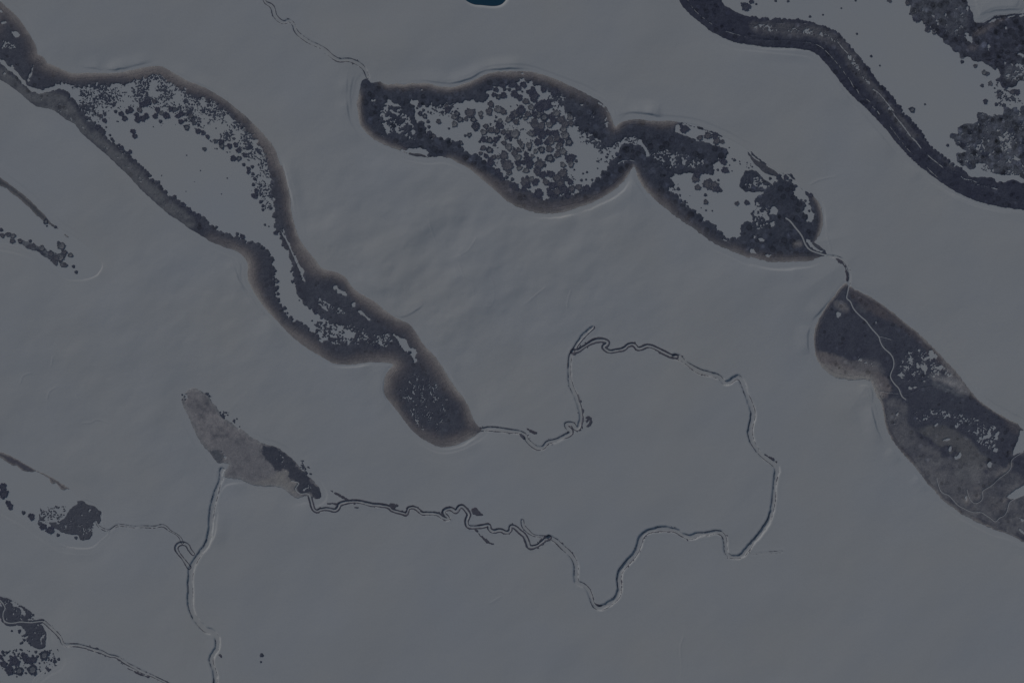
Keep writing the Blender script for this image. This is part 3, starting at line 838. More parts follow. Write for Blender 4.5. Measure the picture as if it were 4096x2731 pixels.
def fields(outer=None, opens=(), adds=(), holes=(), margin=30, g=2.0, scallop=(5, 11, 9.), edge=2.2, seed=1, speck=(), pits=(), stripes=(), region=None,
           scal_lines=None, hole_n=3.6, hole_b=-1.5):
    """(grid, F, distance from the outer edge): solid reeds = outer - opens + adds - holes, ragged and scalloped"""
    pts = np.vstack(([outer] if outer is not None else []) + list(adds)) if region is None else region
    lo = np.maximum(pts.min(0) - margin, (-180, -180))
    hi = np.minimum(pts.max(0) + margin, (4276, 2911))
    G = Grid(lo[0], lo[1], hi[0], hi[1], g)
    F = np.full(G.X.shape, -120.)
    do = np.full(G.X.shape, 60.)
    r = random.Random(seed)
    if outer is not None:
        do = sdf(G, outer)
        F = do + 1.1 * edge * fbm(G.X, G.Y, 13, seed, 3, .65)
    inner = []
    for p in opens:
        s = sdf(G, p, 60.)
        F = np.minimum(F, -s + 1.7 * edge * fbm(G.X, G.Y, 18, seed + 3, 4, .68))
        inner.append(chaikin(p, 2))
    if scallop:
        for p in inner:
            q = np.roll(p, -1, 0)
            for (ax, ay), (bx, by) in zip(p, q):
                L = math.hypot(bx - ax, by - ay)
                for _ in range(int(L / scallop[2] + r.random())):
                    t = r.random()
                    rr = r.uniform(*scallop[:2]) * (1 if r.random() < .8 else 1.35)
                    stamp(G, F, ax + (bx - ax) * t + r.gauss(0, 4), ay + (by - ay) * t + r.gauss(0, 4), rr, .2, r.random() * 6)
        if outer is not None:
            F = np.minimum(F, do + 1.1 * edge * fbm(G.X, G.Y, 13, seed, 3, .65))
    for p in adds:
        s = sdf(G, p, 40.) + edge * 2.0 * fbm(G.X, G.Y, 17, seed + 5, 4, .68)
        F = np.maximum(F, s)
    for p in holes:
        s = sdf(G, p, 30.) + hole_n * edge * fbm(G.X, G.Y, 15, seed + 7, 3, .7) + hole_b
        F = np.minimum(F, -s)
    for p, wd in stripes:
        D, S, sd = line_field(G, chaikin(p, 2, False), 30)
        F = np.minimum(F, D - wd * .5 * (.95 + (1.1 if wd > 6 else .9) * fbm(G.X, G.Y, 8 + wd * .5, seed + 31, 3, .6)))
    for p, dens, sc in pits:            # snow showing between the reeds
        s = sstep(-12, 20, sdf(G, p, 40.)) if p is not None else 1.
        nz = .62 * fbm(G.X, G.Y, sc * .62, seed + 11, 2, .7) + .5 * fbm(G.X, G.Y, sc * 2.6, seed + 13, 2)
        F = np.minimum(F, ((1 - dens) * 1.0 - .5 - nz) * sc * .6 + (1 - s) * 12)
    for p, n, r0, r1 in speck:          # loose tufts
        place_specks(G, F, p, n, r0, r1, r)
    F[0, :] = F[-1, :] = -1
    F[:, 0] = F[:, -1] = -1
    return G, F, do


def place_specks(G, F, p, n, r0, r1, r):
    lo, hi = p.min(0), p.max(0)
    s = sdf(G, p, 60.)
    k = 0
    tries = 0
    while k < n and tries < n * 8:
        tries += 1
        cx, cy = r.uniform(lo[0], hi[0]), r.uniform(lo[1], hi[1])
        i = int((cy - G.y[0]) / G.g)
        j = int((cx - G.x[0]) / G.g)
        if not (0 <= i < len(G.y) and 0 <= j < len(G.x)):
            continue
        v = s[i, j]
        if v < 0 and r.random() > math.exp(v / 10):
            continue
        cl = float(fbm(np.array(cx), np.array(cy), 34, 77, 2))
        if r.random() > .55 + 1.2 * cl:
            continue
        rad = r.uniform(r0, r1) * (1.3 if r.random() < .1 else 1)
        stamp(G, F, cx, cy, rad, .25, r.random() * 6)
        for _ in range(r.randint(0, 2)):
            stamp(G, F, cx + r.gauss(0, rad * 1.3), cy + r.gauss(0, rad * 1.1), rad * r.uniform(.5, .9), .2, r.random() * 6)
        k += 1


def tone(G, F, do, brown=0., brown_w=28., greys=(), seed=1, dark=C_DARK, mid=.35, bz=None, grey_c=C_GREY, darks=(), clones=0, cr=(5, 15)):
    n1 = fbm(G.X, G.Y, 26, seed + 51, 3, .6)
    n2 = fbm(G.X, G.Y, 70, seed + 53, 2)
    t = np.clip(mid * (.5 + .9 * n1 + .5 * n2), 0, 1)
    C = mixc(np.broadcast_to(dark, F.shape + (3,)), C_MID, t)
    for p, c, a, *sh in greys:
        sw = sh[0] if sh else 13
        s = sstep(-sw, sw, sdf(G, p, 40.) + (12 if not sh else 5) * fbm(G.X, G.Y, 40, seed + 57, 3, .6)) * a * np.clip(.84 + .62 * n1, 0, 1.05)
        C = mixc(C, c, s)
    for p in darks:
        s = sstep(-5, 7, sdf(G, p, 40.) + 13 * fbm(G.X, G.Y, 22, seed + 58, 4, .65))
        C = mixc(C, dark, s * .9)
    if clones:
        r = random.Random(seed + 5)
        ii, jj = np.nonzero(F > 2)
        C = np.array(C)
        for _ in range(clones):
            q = r.randrange(len(ii))
            cx, cy, rad = G.x[jj[q]], G.y[ii[q]], r.uniform(*cr)
            si, sj = G.win(cx - rad - 2, cy - rad - 2, cx + rad + 2, cy + rad + 2)
            d = np.hypot(G.X[si, sj] - cx, G.Y[si, sj] - cy) + 2.5 * n1[si, sj]
            f = r.choice((.74, .84, .94, 1.0, 1.12, 1.3))
            m = sstep(rad, rad - 1.5, d)
            rim = m * (1 - sstep(rad - 2.2, rad - 4.2, d))
            C[si, sj] *= (1 + (f - 1) * m - .14 * rim)[..., None]
    if brown:
        z = np.full(F.shape, 1.) if bz is None else np.zeros(F.shape)
        for p in (bz or ()):
            z = np.maximum(z, sstep(-40, 40, sdf(G, p, 60.)))
        wv = np.clip(do + 6 * n1, 0, 200) / (brown_w * (1 + .5 * vnoise(G.X, G.Y, 150, seed + 61)))
        C = mixc(C, C_BROWN, np.clip(1.25 * np.exp(-wv ** 2.2), 0, 1) * z * brown)
        C = mixc(C, C_BROWN2, np.exp(-(wv * 2.1) ** 2) * z * brown)
        C = mixc(C, alb(93, 93.5, 96), np.clip(1.1 * np.exp(-(np.clip(do + 5 * n1, 0, 99) / (4.5 + 3 * vnoise(G.X, G.Y, 90, seed + 62))) ** 2), 0, 1) * z * brown)
    return C


def heights(G, F, h, seed, do=None):
    zb = surf_ice(G.X, G.Y)
    n = fbm(G.X, G.Y, 11, seed + 71, 2, .6)
    k = 1. if do is None else .3 + .7 * sstep(0, 26, do)
    top = zb + k * (h * (.62 + .38 * sstep(0, 7, F)) + h * .26 * n)
    return top, zb


def bed(name, label, cat, G, F, C, h=1.7, seed=1, parts=None, group=None, kind=None, mask=None, do=None):
    """one reed bed. parts: [(part name, field that limits it, label or None)] or None for a single mesh"""
    top, zb = heights(G, F, h, seed, do)
    if mask is not None:
        F = np.minimum(F, mask)
    if not parts:
        me = march(name, G, F, top, zb, C, M_REED)
        if me is None:
            return
        return tag(link(name, me), label, cat, group, kind)
    ins = F > 0
    cx, cy = G.X[ins].mean(), G.Y[ins].mean()
    root = bpy.data.objects.new(name, None)
    COL.objects.link(root)
    root.location = (wx(cx), wy(cy), 0)
    tag(root, label, cat, group, kind)
    for pn, lim, pl in parts:
        me = march(pn, G, np.minimum(F, lim), top, zb, C, M_REED)
        if me is None:
            continue
        o = link(pn, me, root)
        if pl:
            o['label'] = pl
    return root


def split_parts(parts, line_side):
    """the first part cut in two along a field: one piece for each shore"""
    (n, lim, lb), rest = parts[0], parts[1:]
    return [(n, np.minimum(lim, line_side), lb), (n, np.minimum(lim, -line_side), lb)] + list(rest)


def fringe_parts(G, do, w=20, seed=1, bz=None):
    lim = w + 5 * fbm(G.X, G.Y, 22, seed + 81, 2) - do
    if bz is not None:
        z = np.full(do.shape, -60.)
        for p in bz:
            z = np.maximum(z, sdf(G, p, 60.))
        lim = np.minimum(lim, z)
    return [('dry_fringe', lim, 'dry brown outer reeds along the shore'), ('dense_stand', -lim, 'dark inner reeds facing the ice')]


# --- the long curved lake
SPK1 = P("""a 640,780 720,900 740,1000 850,1050 950,1010 1060,990 1150,950 1300,930 1420,900 1550,980 1700,1040 1800,1120 1900,1200 2000,1280 2100,1300 2240,1400
f 20,160 40,250 60,330 100,430 130,530 200,530 220,470 205,380 195,230 180,120 140,30 b 90,1290 20,1200 a 2180,1150 2060,1020 1980,960 1900,900 1810,870
1690,810 1540,745 1440,670 1370,650 1270,700 1150,730 1000,750 850,745 780,765 700,775""")
SPK1B = P("j 540,30 600,-20 700,-40 900,10 1000,40 1000,110 900,170 760,170 680,150 600,110")
GREY1 = P("""a -60,560 60,610 170,740 300,840 560,830 650,960 760,1120 920,1220 1100,1400 1220,1510 e 1200,120 1370,300 1530,450 1660,560 1780,650 1700,720
1560,610 1400,480 1280,370 1100,180 900,0 a 700,1180 540,1040 300,950 100,790 -60,690""")
TAILPIT = P("j 1330,420 1500,420 1600,430 1740,530 1720,700 1690,820 1600,940 1500,960 1420,830 1360,700 1330,560")
TAILW = P('j 1300,400 1480,380 1700,480 1830,640 1820,800 1760,960 1600,1000 1480,960 1380,820 1310,660')
TOPPIT = P("a -60,320 60,330 150,380 220,430 200,480 100,470 -60,500")
MIDPIT = P("j 700,-20 900,-40 1150,30 1300,60 1330,220 1150,240 950,200 760,220 650,120")
SIDEPIT = P("f 600,1270 700,1340 850,1400 900,1480 800,1540 650,1460 560,1380")
BZ1 = [P("a -60,-60 200,150 340,420 460,560 900,640 1400,560 1700,700 2240,1050 2100,1150 1500,760 1000,800 300,720 100,400 -60,200"),
       P("b 0,1050 260,1300 330,1568 150,1568 0,1250"), P("f 150,-20 330,-20 480,800 900,1100 1450,1568 1200,1568 900,1400 500,1250 200,700"),
       P("j 1000,-40 1500,-40 2150,950 1700,1150 1150,620 1250,300 700,380 200,-40 500,80 900,200 1350,200"), P("e 1800,740 2240,860 f 80,900 150,1300 300,1568 100,1568 -80,1300 -60,900")]
G, F, do = fields(OUT1, [IN1], holes=HOLES1, seed=101, speck=[(SPK1B, 130, 2, 4)],
                  stripes=[(P('a -80,500 -20,528 60,590 130,640 190,715 240,772 300,812 360,822 430,805 500,780 580,775 660,800'), 15), (P('f 275,720 320,800 370,900 410,1000 440,1060'), 5)],
                  pits=[(TAILPIT, .17, 6.5), (TAILW, .13, 6), (TOPPIT, .44, 7), (MIDPIT, .4, 8), (SIDEPIT, .36, 8), (GREY1, .13, 7)])
place_specks(G, F, P("a 690,880 760,920 740,1000 820,1080 870,1120 800,1110 740,1040 700,980"), 40, 3, 6, random.Random(5))
C = tone(G, F, do, .85, 40, [(GREY1, alb(62, 65, 72), 1.2)], 101, dark=alb(43, 46, 56), mid=.5, bz=BZ1, clones=300, cr=(4, 10))
zt = sdf(G, P("a -100,-100 400,450 360,560 310,560 260,740 150,560 -100,420"), 60.)            # head stand
zt2 = sdf(G, P("j 500,-60 1000,-200 1500,-60 2400,1300 1000,1300 900,500 700,420 300,150"), 60.)  # tail
zs = sdf(G, P("""a -100,500 60,590 210,775 300,830 640,850 760,1080 1100,1360 1250,1540 e 1250,130 1600,460 2000,740 f 0,800 150,880 220,1000 230,1300 330,1500
480,1568 j 500,0 400,200 -200,-100 e 2100,1300 1500,800 600,0 a -100,1000"""), 60.)             # western belt
fr = fringe_parts(G, do, 20, 101, BZ1)
bed('reed_bed', 'speckled dark reed stand filling the upper end of the long curved lake', 'reed bed', G, F, C, 1.7, 101, fr, 'reed beds of the long curved lake', do=do, mask=zt)
bed('reed_bed', 'dense dark reeds crowding the lower tail of the long curved lake', 'reed bed', G, F, C, 1.7, 101, fr, 'reed beds of the long curved lake', do=do, mask=np.minimum(zt2, -zt))
bed('reed_bed', 'grey reed belt along the lower shore of the long curved lake', 'reed bed', G, F, C, 1.7, 101, fr, 'reed beds of the long curved lake', do=do, mask=np.minimum(np.minimum(zs, -zt), -zt2))
bed('reed_bed', 'brown-rimmed reed belt along the upper shore of the long curved lake', 'reed bed', G, F, C, 1.7, 101, fr, 'reed beds of the long curved lake', do=do, mask=np.minimum(np.minimum(-zs, -zt), -zt2))

# loose tufts in the long lake: too many to count
Gs, Fs, ds = fields(None, region=SPK1, seed=103, speck=[(SPK1, 2700, 1.2, 2.9)])
open1 = sdf(Gs, IN1, 60.)
Fs = np.minimum(Fs, open1 - 1)
bed('reed_tufts', 'fine scatter of small reed tufts over the ice of the long curved lake', 'reed tufts', Gs, Fs, tone(Gs, Fs, ds, seed=103, dark=C_DARK * 1.1, mid=.6), 1.2, 103, kind='stuff')

# --- the two-lobed lake
W2PIT = P("b 1150,880 1380,900 1450,1050 1540,1200 1600,1300 1300,1300 1180,1200 1120,1050")
NECK = P("c 700,1140 840,1150 930,1240 940,1330 870,1330 760,1230")
R2PIT = P("c 1300,1330 1500,1300 1900,1400 1880,1480 g 1800,180 1480,260 1300,60")
BZ2 = [P("b 1150,700 2240,600 c 500,650 1050,1120 1540,1060 1560,1160 1100,1200 980,1280 800,1000 300,720 0,760 b 1700,860 1250,860"),
       P("b 940,850 1020,850 1080,1080 1200,1250 1450,1320 1400,1380 900,1200"), P("f 1650,0 2240,230 g 300,470 700,440 1000,200 1250,120 1700,560 2240,900 2240,1000 1200,300 600,620 0,450"),
       P("h -100,900 560,920 600,1010 0,1010"), P("h 560,420 700,420 700,800 580,800")]
G, F, do = fields(OUT2, [IN2A, IN2B], adds=ISL2[1:2], holes=HOLES2, seed=201, edge=3.4, hole_n=2.4, hole_b=-.2, scallop=(6, 16, 9.), stripes=[(P('c 840,1330 960,1352 1040,1312 1140,1245 1225,1245 1290,1300 1320,1380'), 19), (P('g 1060,120 1100,95 1160,90 1200,100'), 4)], pits=[(W2PIT, .3, 11), (R2PIT, .26, 9), (ISL2[1], .42, 11), (P('h 0,400 200,420 240,700 60,760 0,700'), .36, 11), (P('c 700,900 1000,1000 1000,1250 850,1180'), .1, 12)])
r = random.Random(27)
ln = chaikin(P("c 1525,1165 1560,1200 1640,1222 1720,1242 1800,1282 1880,1312 1970,1332 2025,1370"), 2, False)
for (ax, ay), (bx, by) in zip(ln[:-1], ln[1:]):
    for _ in range(int(math.hypot(bx - ax, by - ay) / 9 + r.random())):
        t = r.random()
        stamp(G, F, ax + (bx - ax) * t + r.gauss(0, 3), ay + (by - ay) * t + r.gauss(2, 5), r.uniform(5, 14), .25, r.random() * 6)
F = np.minimum(F, 5 - sdf(G, P("c 1560,1060 2240,1300 2240,1390 h 300,190 700,430 620,460 300,260 0,140 c 2000,1330 1640,1230 1540,1170"), 30.) - 9 * fbm(G.X, G.Y, 24, 219, 3, .65))
stream11, _, _ = line_field(G, stream_lines['S11'], 30)
F = np.minimum(F, stream11 - 3.2)
C = tone(G, F, do, .75, 26, [(P("h 380,820 470,830 470,870 400,870"), C_PALE, .8), (P("f 1700,40 2240,260 g 400,480 900,380 1100,300 700,560 200,560 0,430 f 1900,180"), C_BROWN, .45)], 201, bz=BZ2, clones=900, cr=(5, 14))
east = sdf(G, P("c 1030,1000 1045,1300 1150,1420 g 1195,100 1210,1000 h 1000,1200 1000,-100 c 1500,900"), 60.)
fr = fringe_parts(G, do, 19, 201, BZ2)
isl = sdf(G, ISL2[1], 40.) + 9
bed('reed_bed', 'broad dark reed ring round the larger lobe of the two-lobed lake', 'reed bed', G, F, C, 1.8, 201, fr, 'reed beds of the two-lobed lake', do=do, mask=np.minimum(-east, -isl))
bed('reed_bed', 'solid dark reeds round the smaller lobe of the two-lobed lake', 'reed bed', G, F, C, 1.8, 201, split_parts(fr, sdf(G, P('c 1000,880 1750,880 1750,1230 1100,1230 1000,1300'), 60.)), 'reed beds of the two-lobed lake', do=do, mask=np.minimum(east, -isl))
for p, lb in zip(ISL2, ('long thin reed strip under the upper shore of the smaller lobe', 'ragged reed island in open ice of the smaller lobe',
                        'short reed sliver in the notch below the larger lobe', 'brownish reed strip beside the stream mouth of the two-lobed lake')):
    if p is ISL2[1]:
        bed('reed_island', lb, 'reed island', G, F, C, 1.6, 201, None, 'reed islands of the two-lobed lake', mask=sdf(G, p, 40.) + 9)
        continue
    Gi, Fi, di = fields(None, (), adds=[p], seed=211, edge=1.7, g=1.6)
    Fi = np.minimum(Fi + 1.2, sdf(Gi, p, 30.) + 3)
    bed('reed_island', lb, 'reed island', Gi, Fi, tone(Gi, Fi, di, seed=211, dark=alb(47, 49, 57), mid=.5), 1.5, 211, None, 'reed islands of the two-lobed lake')
Gs, Fs, ds = fields(None, region=P("v 0,0 c 2240,1568 g 2240,900 g 0,600"), seed=203,
                    speck=[(NECK, 230, 1.5, 3.6), (P("v 1150,480 1700,500 1500,700 1200,700"), 70, 1.4, 3.4), (P("g 1480,320 1560,290 1720,560 1980,770 1900,740 1700,600"), 80, 1.6, 4),
                           (P("g 860,0 1000,-40 1100,-90 1180,-120 1260,-100 1100,40 980,140 880,220"), 90, 1.6, 4), (P("w 1050,380 1350,300 1500,500 1350,650 1100,560"), 120, 2, 5),
                           (P("x 1450,750 1850,800 1850,1050 1550,1100 1450,950"), 110, 2, 5), (P("g 1900,-100 2240,60 h 60,180 g 2100,300 1900,200"), 24, 1.6, 3.5),
                           (P("w 500,500 900,480 900,1450 200,1450 150,700"), 90, 1.3, 3), (P("h 410,390 560,470 560,560 440,520"), 14, 1.5, 3.5)])
bed('reed_tufts', 'fine scatter of small reed tufts over the ice of the two-lobed lake', 'reed tufts', Gs, Fs, tone(Gs, Fs, ds, seed=203, mid=.6), 1.2, 203, kind='stuff')

# --- the corner lake
LIGHT3 = P("d 0,180 300,200 600,230 760,290 860,380 960,520 1100,740 1300,960 1500,1240 1440,1260 1200,980 1000,740 860,560 760,420 600,340 300,320 0,300")
G, F, do = fields(BAND3, (), holes=(), stripes=[(p, w * .72) for p, w in STRIPE3], g=1.6, seed=301, edge=3.2, pits=[(LIGHT3, .36, 8), (P("r 300,200 800,750 1500,1200 2000,1300 1900,1380 1300,1280 700,780 300,400"), .33, 8)])
r = random.Random(31)
inn = chaikin(P("""d 0,155 240,180 410,175 620,225 790,295 870,390 930,460 1010,570 1130,710 1230,820 1300,900 1390,1030 1450,1080 1540,1200 1610,1300 1760,1430 1940,1545"""), 2, False)
for (ax, ay), (bx, by) in zip(inn[:-1], inn[1:]):
    for _ in range(int(math.hypot(bx - ax, by - ay) / 12 + r.random())):
        t = r.random()
        stamp(G, F, ax + (bx - ax) * t - 3, ay + (by - ay) * t + 3, r.uniform(5, 11), .2, r.random() * 6)
C = tone(G, F, do, 0, 10, [(LIGHT3, alb(61, 63, 70), .75), (P('r 300,150 700,550 1100,1000 1500,1200 1350,1150 900,800 500,400'), alb(60, 62, 69), .6)], 301, dark=alb(36, 39, 51), mid=.22, clones=260, cr=(4, 11))
band_lim = 30 + 4 * fbm(G.X, G.Y, 30, 5, 2) - do
bed('reed_bed', 'wide dark banded reed belt curving along the lower shore of the corner lake', 'reed bed', G, F, C, 1.9, 301,
    [('shore_band', band_lim, 'dark outer reeds'), ('inner_band', -band_lim, 'greyer inner reeds with pale gaps')], 'reed beds of the corner lake')
WED = P("q 1480,500 1600,420 1700,350 1900,290 2240,250 2330,250 2330,780 2000,780 1800,900 1600,900 1450,760 1600,640")
G, F, do = fields(None, (), adds=[MASSA], holes=HOLEA, seed=311, edge=3.5, pits=[(P("q 1900,900 2330,900 2330,1280 1850,1230"), .42, 10), (P("q 600,100 1400,0 1450,600 1300,750 900,400"), .17, 8)])
C = tone(G, F, do, 0, 1, [(P("q 480,-80 1300,-80 1430,300 1300,640 1000,420 700,300 540,200"), C_GREY, .4), (P("q 1950,1000 2240,900 2330,1250 1900,1200"), C_GREY, .6),
                          (P("q 1470,520 1620,430 1800,320 2000,270 1850,340 1700,420 1600,520 1470,560"), C_BROWN, .8), (P("q 1400,700 1560,660 1500,740 1420,760"), C_BROWN, .6)], 311, dark=alb(42, 45, 56), clones=420, cr=(5, 15))
wl = sdf(G, WED, 60.) + 3 * fbm(G.X, G.Y, 20, 3, 2)
bed('reed_bed', 'mottled reed mass spilling down from the top edge of the corner lake', 'reed bed', G, F, C, 1.9, 311, None, 'reed beds of the corner lake', mask=-wl)
bed('reed_bed', 'smooth dark wedge of reeds behind a thin curved white line', 'reed bed', G, F, C, 2.2, 313, None, 'reed beds of the corner lake', mask=wl)
G, F, do = fields(None, (), adds=[MASSB], holes=HOLEB, seed=321, edge=4., pits=[(None, .13, 8)])
dk = [P("r 1130,540 1160,480 1260,520 1200,570"), P("r 1200,640 1300,580 1440,700 1300,700"), P("r 1240,900 1290,860 1340,960 1280,980"), P("r 1380,900 1460,880 1490,1040 1400,1010"),
      P("r 1250,400 1310,380 1330,450 1270,460"), P("r 1560,340 1620,340 1610,420 1560,410"), P("r 1370,450 1500,430 1480,500 1380,500"), P("r 1510,660 1560,650 1560,720 1510,720"),
      P("r 1590,780 1700,780 1700,860 1590,860"), P("r 1980,430 2090,420 2090,500 1980,500"), P("r 2120,320 2240,300 2240,400 2130,400"), P("r 2160,560 2330,560 2330,900 2180,900"),
      P("r 1850,240 1950,230 1930,320 1860,310"), P("r 1340,800 1390,800 1380,880 1350,870")]
C = tone(G, F, do, 0, 1, [(MASSB, C_GREY, .5)], 321, dark=alb(42, 46, 58), darks=dk, clones=420, cr=(5, 13))
bed('reed_bed', 'ragged grey-and-dark reed mass reaching in from the edge of the corner lake', 'reed bed', G, F, C, 1.9, 321, None, 'reed beds of the corner lake')
Gs, Fs, ds = fields(None, region=np.array([(3400., -100), (4250, 900)]), seed=331,
                    speck=[(P("q 1840,1340 2000,1350 2240,1500 2240,1568 1850,1568"), 60, 1.5, 4), (P("r 1880,100 1960,60 1940,200 1890,220"), 14, 1.5, 4),
                           (P("q 1700,1080 1830,1050 1850,1300 1800,1350"), 12, 1.4, 3), (P("r 1500,960 1650,960 1720,1060 1520,1060"), 14, 1.3, 2.6)])
bed('reed_tufts', 'fine scatter of small reed tufts over the ice of the corner lake', 'reed tufts', Gs, Fs, tone(Gs, Fs, ds, seed=331, mid=.7), 1.2, 331, kind='stuff')

# --- the broad marsh
MPIT = [(P("l 1250,150 1500,270 1720,560 1560,540 1380,490 1150,560 1080,450 1090,300"), .29, 7), (P("l 1230,700 1700,740 1950,850 2100,950 2000,1150 1850,1130 1700,950 1450,880 1230,900"), .24, 8),
        (P("l 700,230 900,280 1000,400 860,420 720,360"), .2, 7), (P("h 740,1350 840,1340 880,1440 760,1420"), .26, 8), (P("l 1540,470 1640,480 1740,590 1600,530"), .5, 12)]
G, F, do = fields(OUTM, PALEM, holes=HOLEM, seed=401, scallop=None, edge=3.4, pits=MPIT, hole_n=2.7, hole_b=.2)
for nm, wd in (('S11', 2.5), ('S12', 1.5), ('S13', 1.4)):
    D, S, sd = line_field(G, stream_lines[nm], 30)
    F = np.minimum(F, D - wd)
D, S, sd = line_field(G, chaikin(P("l 940,100 990,112 1050,130"), 2, False), 30)
F = np.minimum(F, D - 1.3)
D, S, sd = line_field(G, chaikin(P("l 950,592 1020,605 1110,612"), 2, False), 30)
F = np.minimum(F, D - 1.1)
gz = [(GREYM[0], C_MARSH, .85), (GREYM[1], alb(62, 65, 70), .9), (GREYM[2], alb(71, 71, 76), .9), (GREYM[3], C_MARSH, .8), (GREYM[4], C_PALE, .6), (GREYM[5], C_GREY, .7), (GREYM[6], C_GREY, .9),
      (P("l 700,420 900,430 960,600 930,690 880,500 740,490"), C_PALE, .7), (P("u 850,330 1100,330 1200,450 1000,560 850,480"), alb(69, 72, 78), .8),
      (P("u 1120,620 1240,600 1220,830 1110,810"), C_PALE, .9), (P("u 960,740 1000,760 1050,870 980,860"), C_PALE, .8), (P("u 1280,800 1500,760 1560,900 1450,1000 1320,950"), alb(66, 67, 73), .7),
      (P("u 1440,430 1600,350 1680,270 1700,300 1620,420 1480,470"), C_PALE, .9), (P("u 1520,800 1600,800 1560,900"), C_PALE, .9), (P("u 1760,820 1830,840 1820,930 1780,900"), C_GREY, .8),
      (P("l 2000,800 2200,880 2200,1000 2100,900"), C_BROWN, .5)]
gz += [(P("h 885,1240 1000,1290 1190,1390 1320,1490 l 1250,40 1400,170 1500,280 1650,450 1600,470 1440,300 1300,160 1150,30 h 1150,1500 1000,1400 900,1330"), alb(58, 57, 63), .8),
       (P("l 1500,300 1620,420 1750,600 1800,650 1690,620 1560,540 1400,480 1440,430 1520,470 1560,440"), alb(84, 86, 92), 1.05),
       (P("l 370,240 500,265 700,330 860,330 960,400 1000,500 1060,570 1000,650 940,650 880,500 760,440 600,440 480,400 390,320"), alb(72, 71, 76), 1.0),
       (P("l 1500,900 1600,930 1800,1060 1830,1140 1950,1210 1900,1330 1700,1250 1560,1130 1400,1020 1260,930"), alb(62, 64, 70), .9, 6),
       (P("l 420,330 560,380 700,400 800,380 880,420 940,500 990,600 960,680 900,560 860,480 700,480 540,460 440,390"), C_PALE, .9),
       (P("l 560,290 700,330 860,300 960,340 1000,440 900,430 700,400"), C_MARSH, .8)]
C = tone(G, F, do, .4, 11, gz, 401, dark=alb(43, 46, 57), darks=DARKM, mid=.4, clones=420, cr=(3, 10))
lowz = sstep(-60, 60, sdf(G, P("l 1000,800 1300,1000 1700,1250 2400,1100 2400,2000 900,2000"), 60.))
C = mixc(C, alb(76, 78, 84), .7 * lowz * sstep(.05, .5, fbm(G.X, G.Y, 75, 431, 4, .6)))
C = mixc(C, alb(48, 51, 60), .6 * lowz * sstep(.15, .5, fbm(G.X, G.Y, 48, 433, 4, .62)))
wz = sstep(-10, 30, sdf(G, P("l 330,230 460,330 700,400 880,400 960,470 990,600 1000,760 860,760 840,560 700,560 300,420"), 60.))
C = mixc(C, alb(91, 92, 95), np.clip(1.1 * np.exp(-(np.clip(do + 7 * fbm(G.X, G.Y, 40, 405, 3), 0, 99) / 17) ** 2), 0, 1) * wz)
low = sdf(G, P("l 850,600 1170,640 1400,520 1800,640 2500,700 2500,2200 850,2200"), 60.) + 4 * fbm(G.X, G.Y, 30, 5, 2)
fr = fringe_parts(G, do, 13, 401)
bed('marsh_reeds', 'dark reeds filling the upper half of the broad marsh either side of the pale stream', 'marsh reeds', G, F, C, 1.5, 401, fr, 'reeds of the broad marsh', mask=-low)
bed('marsh_reeds', 'brown-grey and dark reeds filling the lower half of the broad marsh', 'marsh reeds', G, F, C, 1.5, 401, split_parts(fr, sdf(G, P('l 900,500 1170,640 1500,900 1950,1150 2600,1200 2600,2400 700,2400'), 60.)), 'reeds of the broad marsh', mask=low)

# --- the grey tongue
G, F, do = fields(TONGUE, (), holes=HOLET, seed=501, edge=3.5, pits=[(DARKT, .1, 7), (DARKT2, .25, 7)])
C = tone(G, F, do, 0, 1, [(TONGUE, alb(80, 81, 87), 1.15), (P("i 1850,1050 2240,1000 j 200,1250 330,1330 250,1420 0,1410 i 2000,1370"), alb(74, 76, 83), .6),
                          (P("j -40,1430 230,1330 350,1290 340,1360 420,1420 400,1530 330,1480 200,1440"), alb(86, 87, 90), .8)], 501, dark=C_DARK, darks=[DARKT], mid=.4)
C = mixc(C, alb(58, 62, 70), sstep(-4, 8, sdf(G, DARKT2, 40.) + 8 * fbm(G.X, G.Y, 20, 505, 3, .65)))
nd_ = np.maximum(sdf(G, DARKT, 40.), sdf(G, DARKT2, 40.))
C = mixc(C, alb(91, 94, 99), .5 * np.exp(-(np.clip(do, 0, 99) / 11) ** 2) * sstep(4, -14, nd_))
dl = np.maximum(sdf(G, DARKT, 40.), sdf(G, DARKT2, 40.)) + 8 * fbm(G.X, G.Y, 26, 503, 4, .65)
D5, _, _ = line_field(G, stream_lines['S5'], 30)
F = np.minimum(F, D5 - 2.2)
bed('reed_bed', 'pale grey reed tongue with a dark reed tip at its lower end', 'reed bed', G, F, C, 1.3, 501,
    [('pale_flat', -dl, 'pale grey thin reeds'), ('dark_stand', np.minimum(dl, sdf(G, DARKT, 40.) + 15), 'dark dense reeds at the lower tip'),
     ('dark_stand', np.minimum(dl, sdf(G, DARKT2, 40.) + 15), 'small dark reed patch by the channel head')])
Gs, Fs, ds = fields(None, region=P("i 1600,540 2240,1000 j 700,1568"), seed=503,
                    speck=[(P("i 1790,580 1850,600 1900,690 1870,680"), 26, 1.6, 4), (P("i 1950,770 2000,780 2040,830 1970,820"), 12, 2, 5), (P("i 2070,850 2150,890 2150,915 2090,890"), 9, 2, 5),
                           (P("j 440,1190 490,1260 480,1280 455,1240"), 16, 1.5, 3), (P("j 460,1260 530,1360 580,1380 500,1330"), 16, 2, 4), (P("i 1625,620 1660,630 1650,710 1625,700"), 10, 2, 4.5)])
bed('reed_tufts', 'thin line of dark tufts along the upper edge of the grey reed tongue', 'reed tufts', Gs, Fs, tone(Gs, Fs, ds, seed=503, mid=.5), 1.2, 503, kind='stuff')

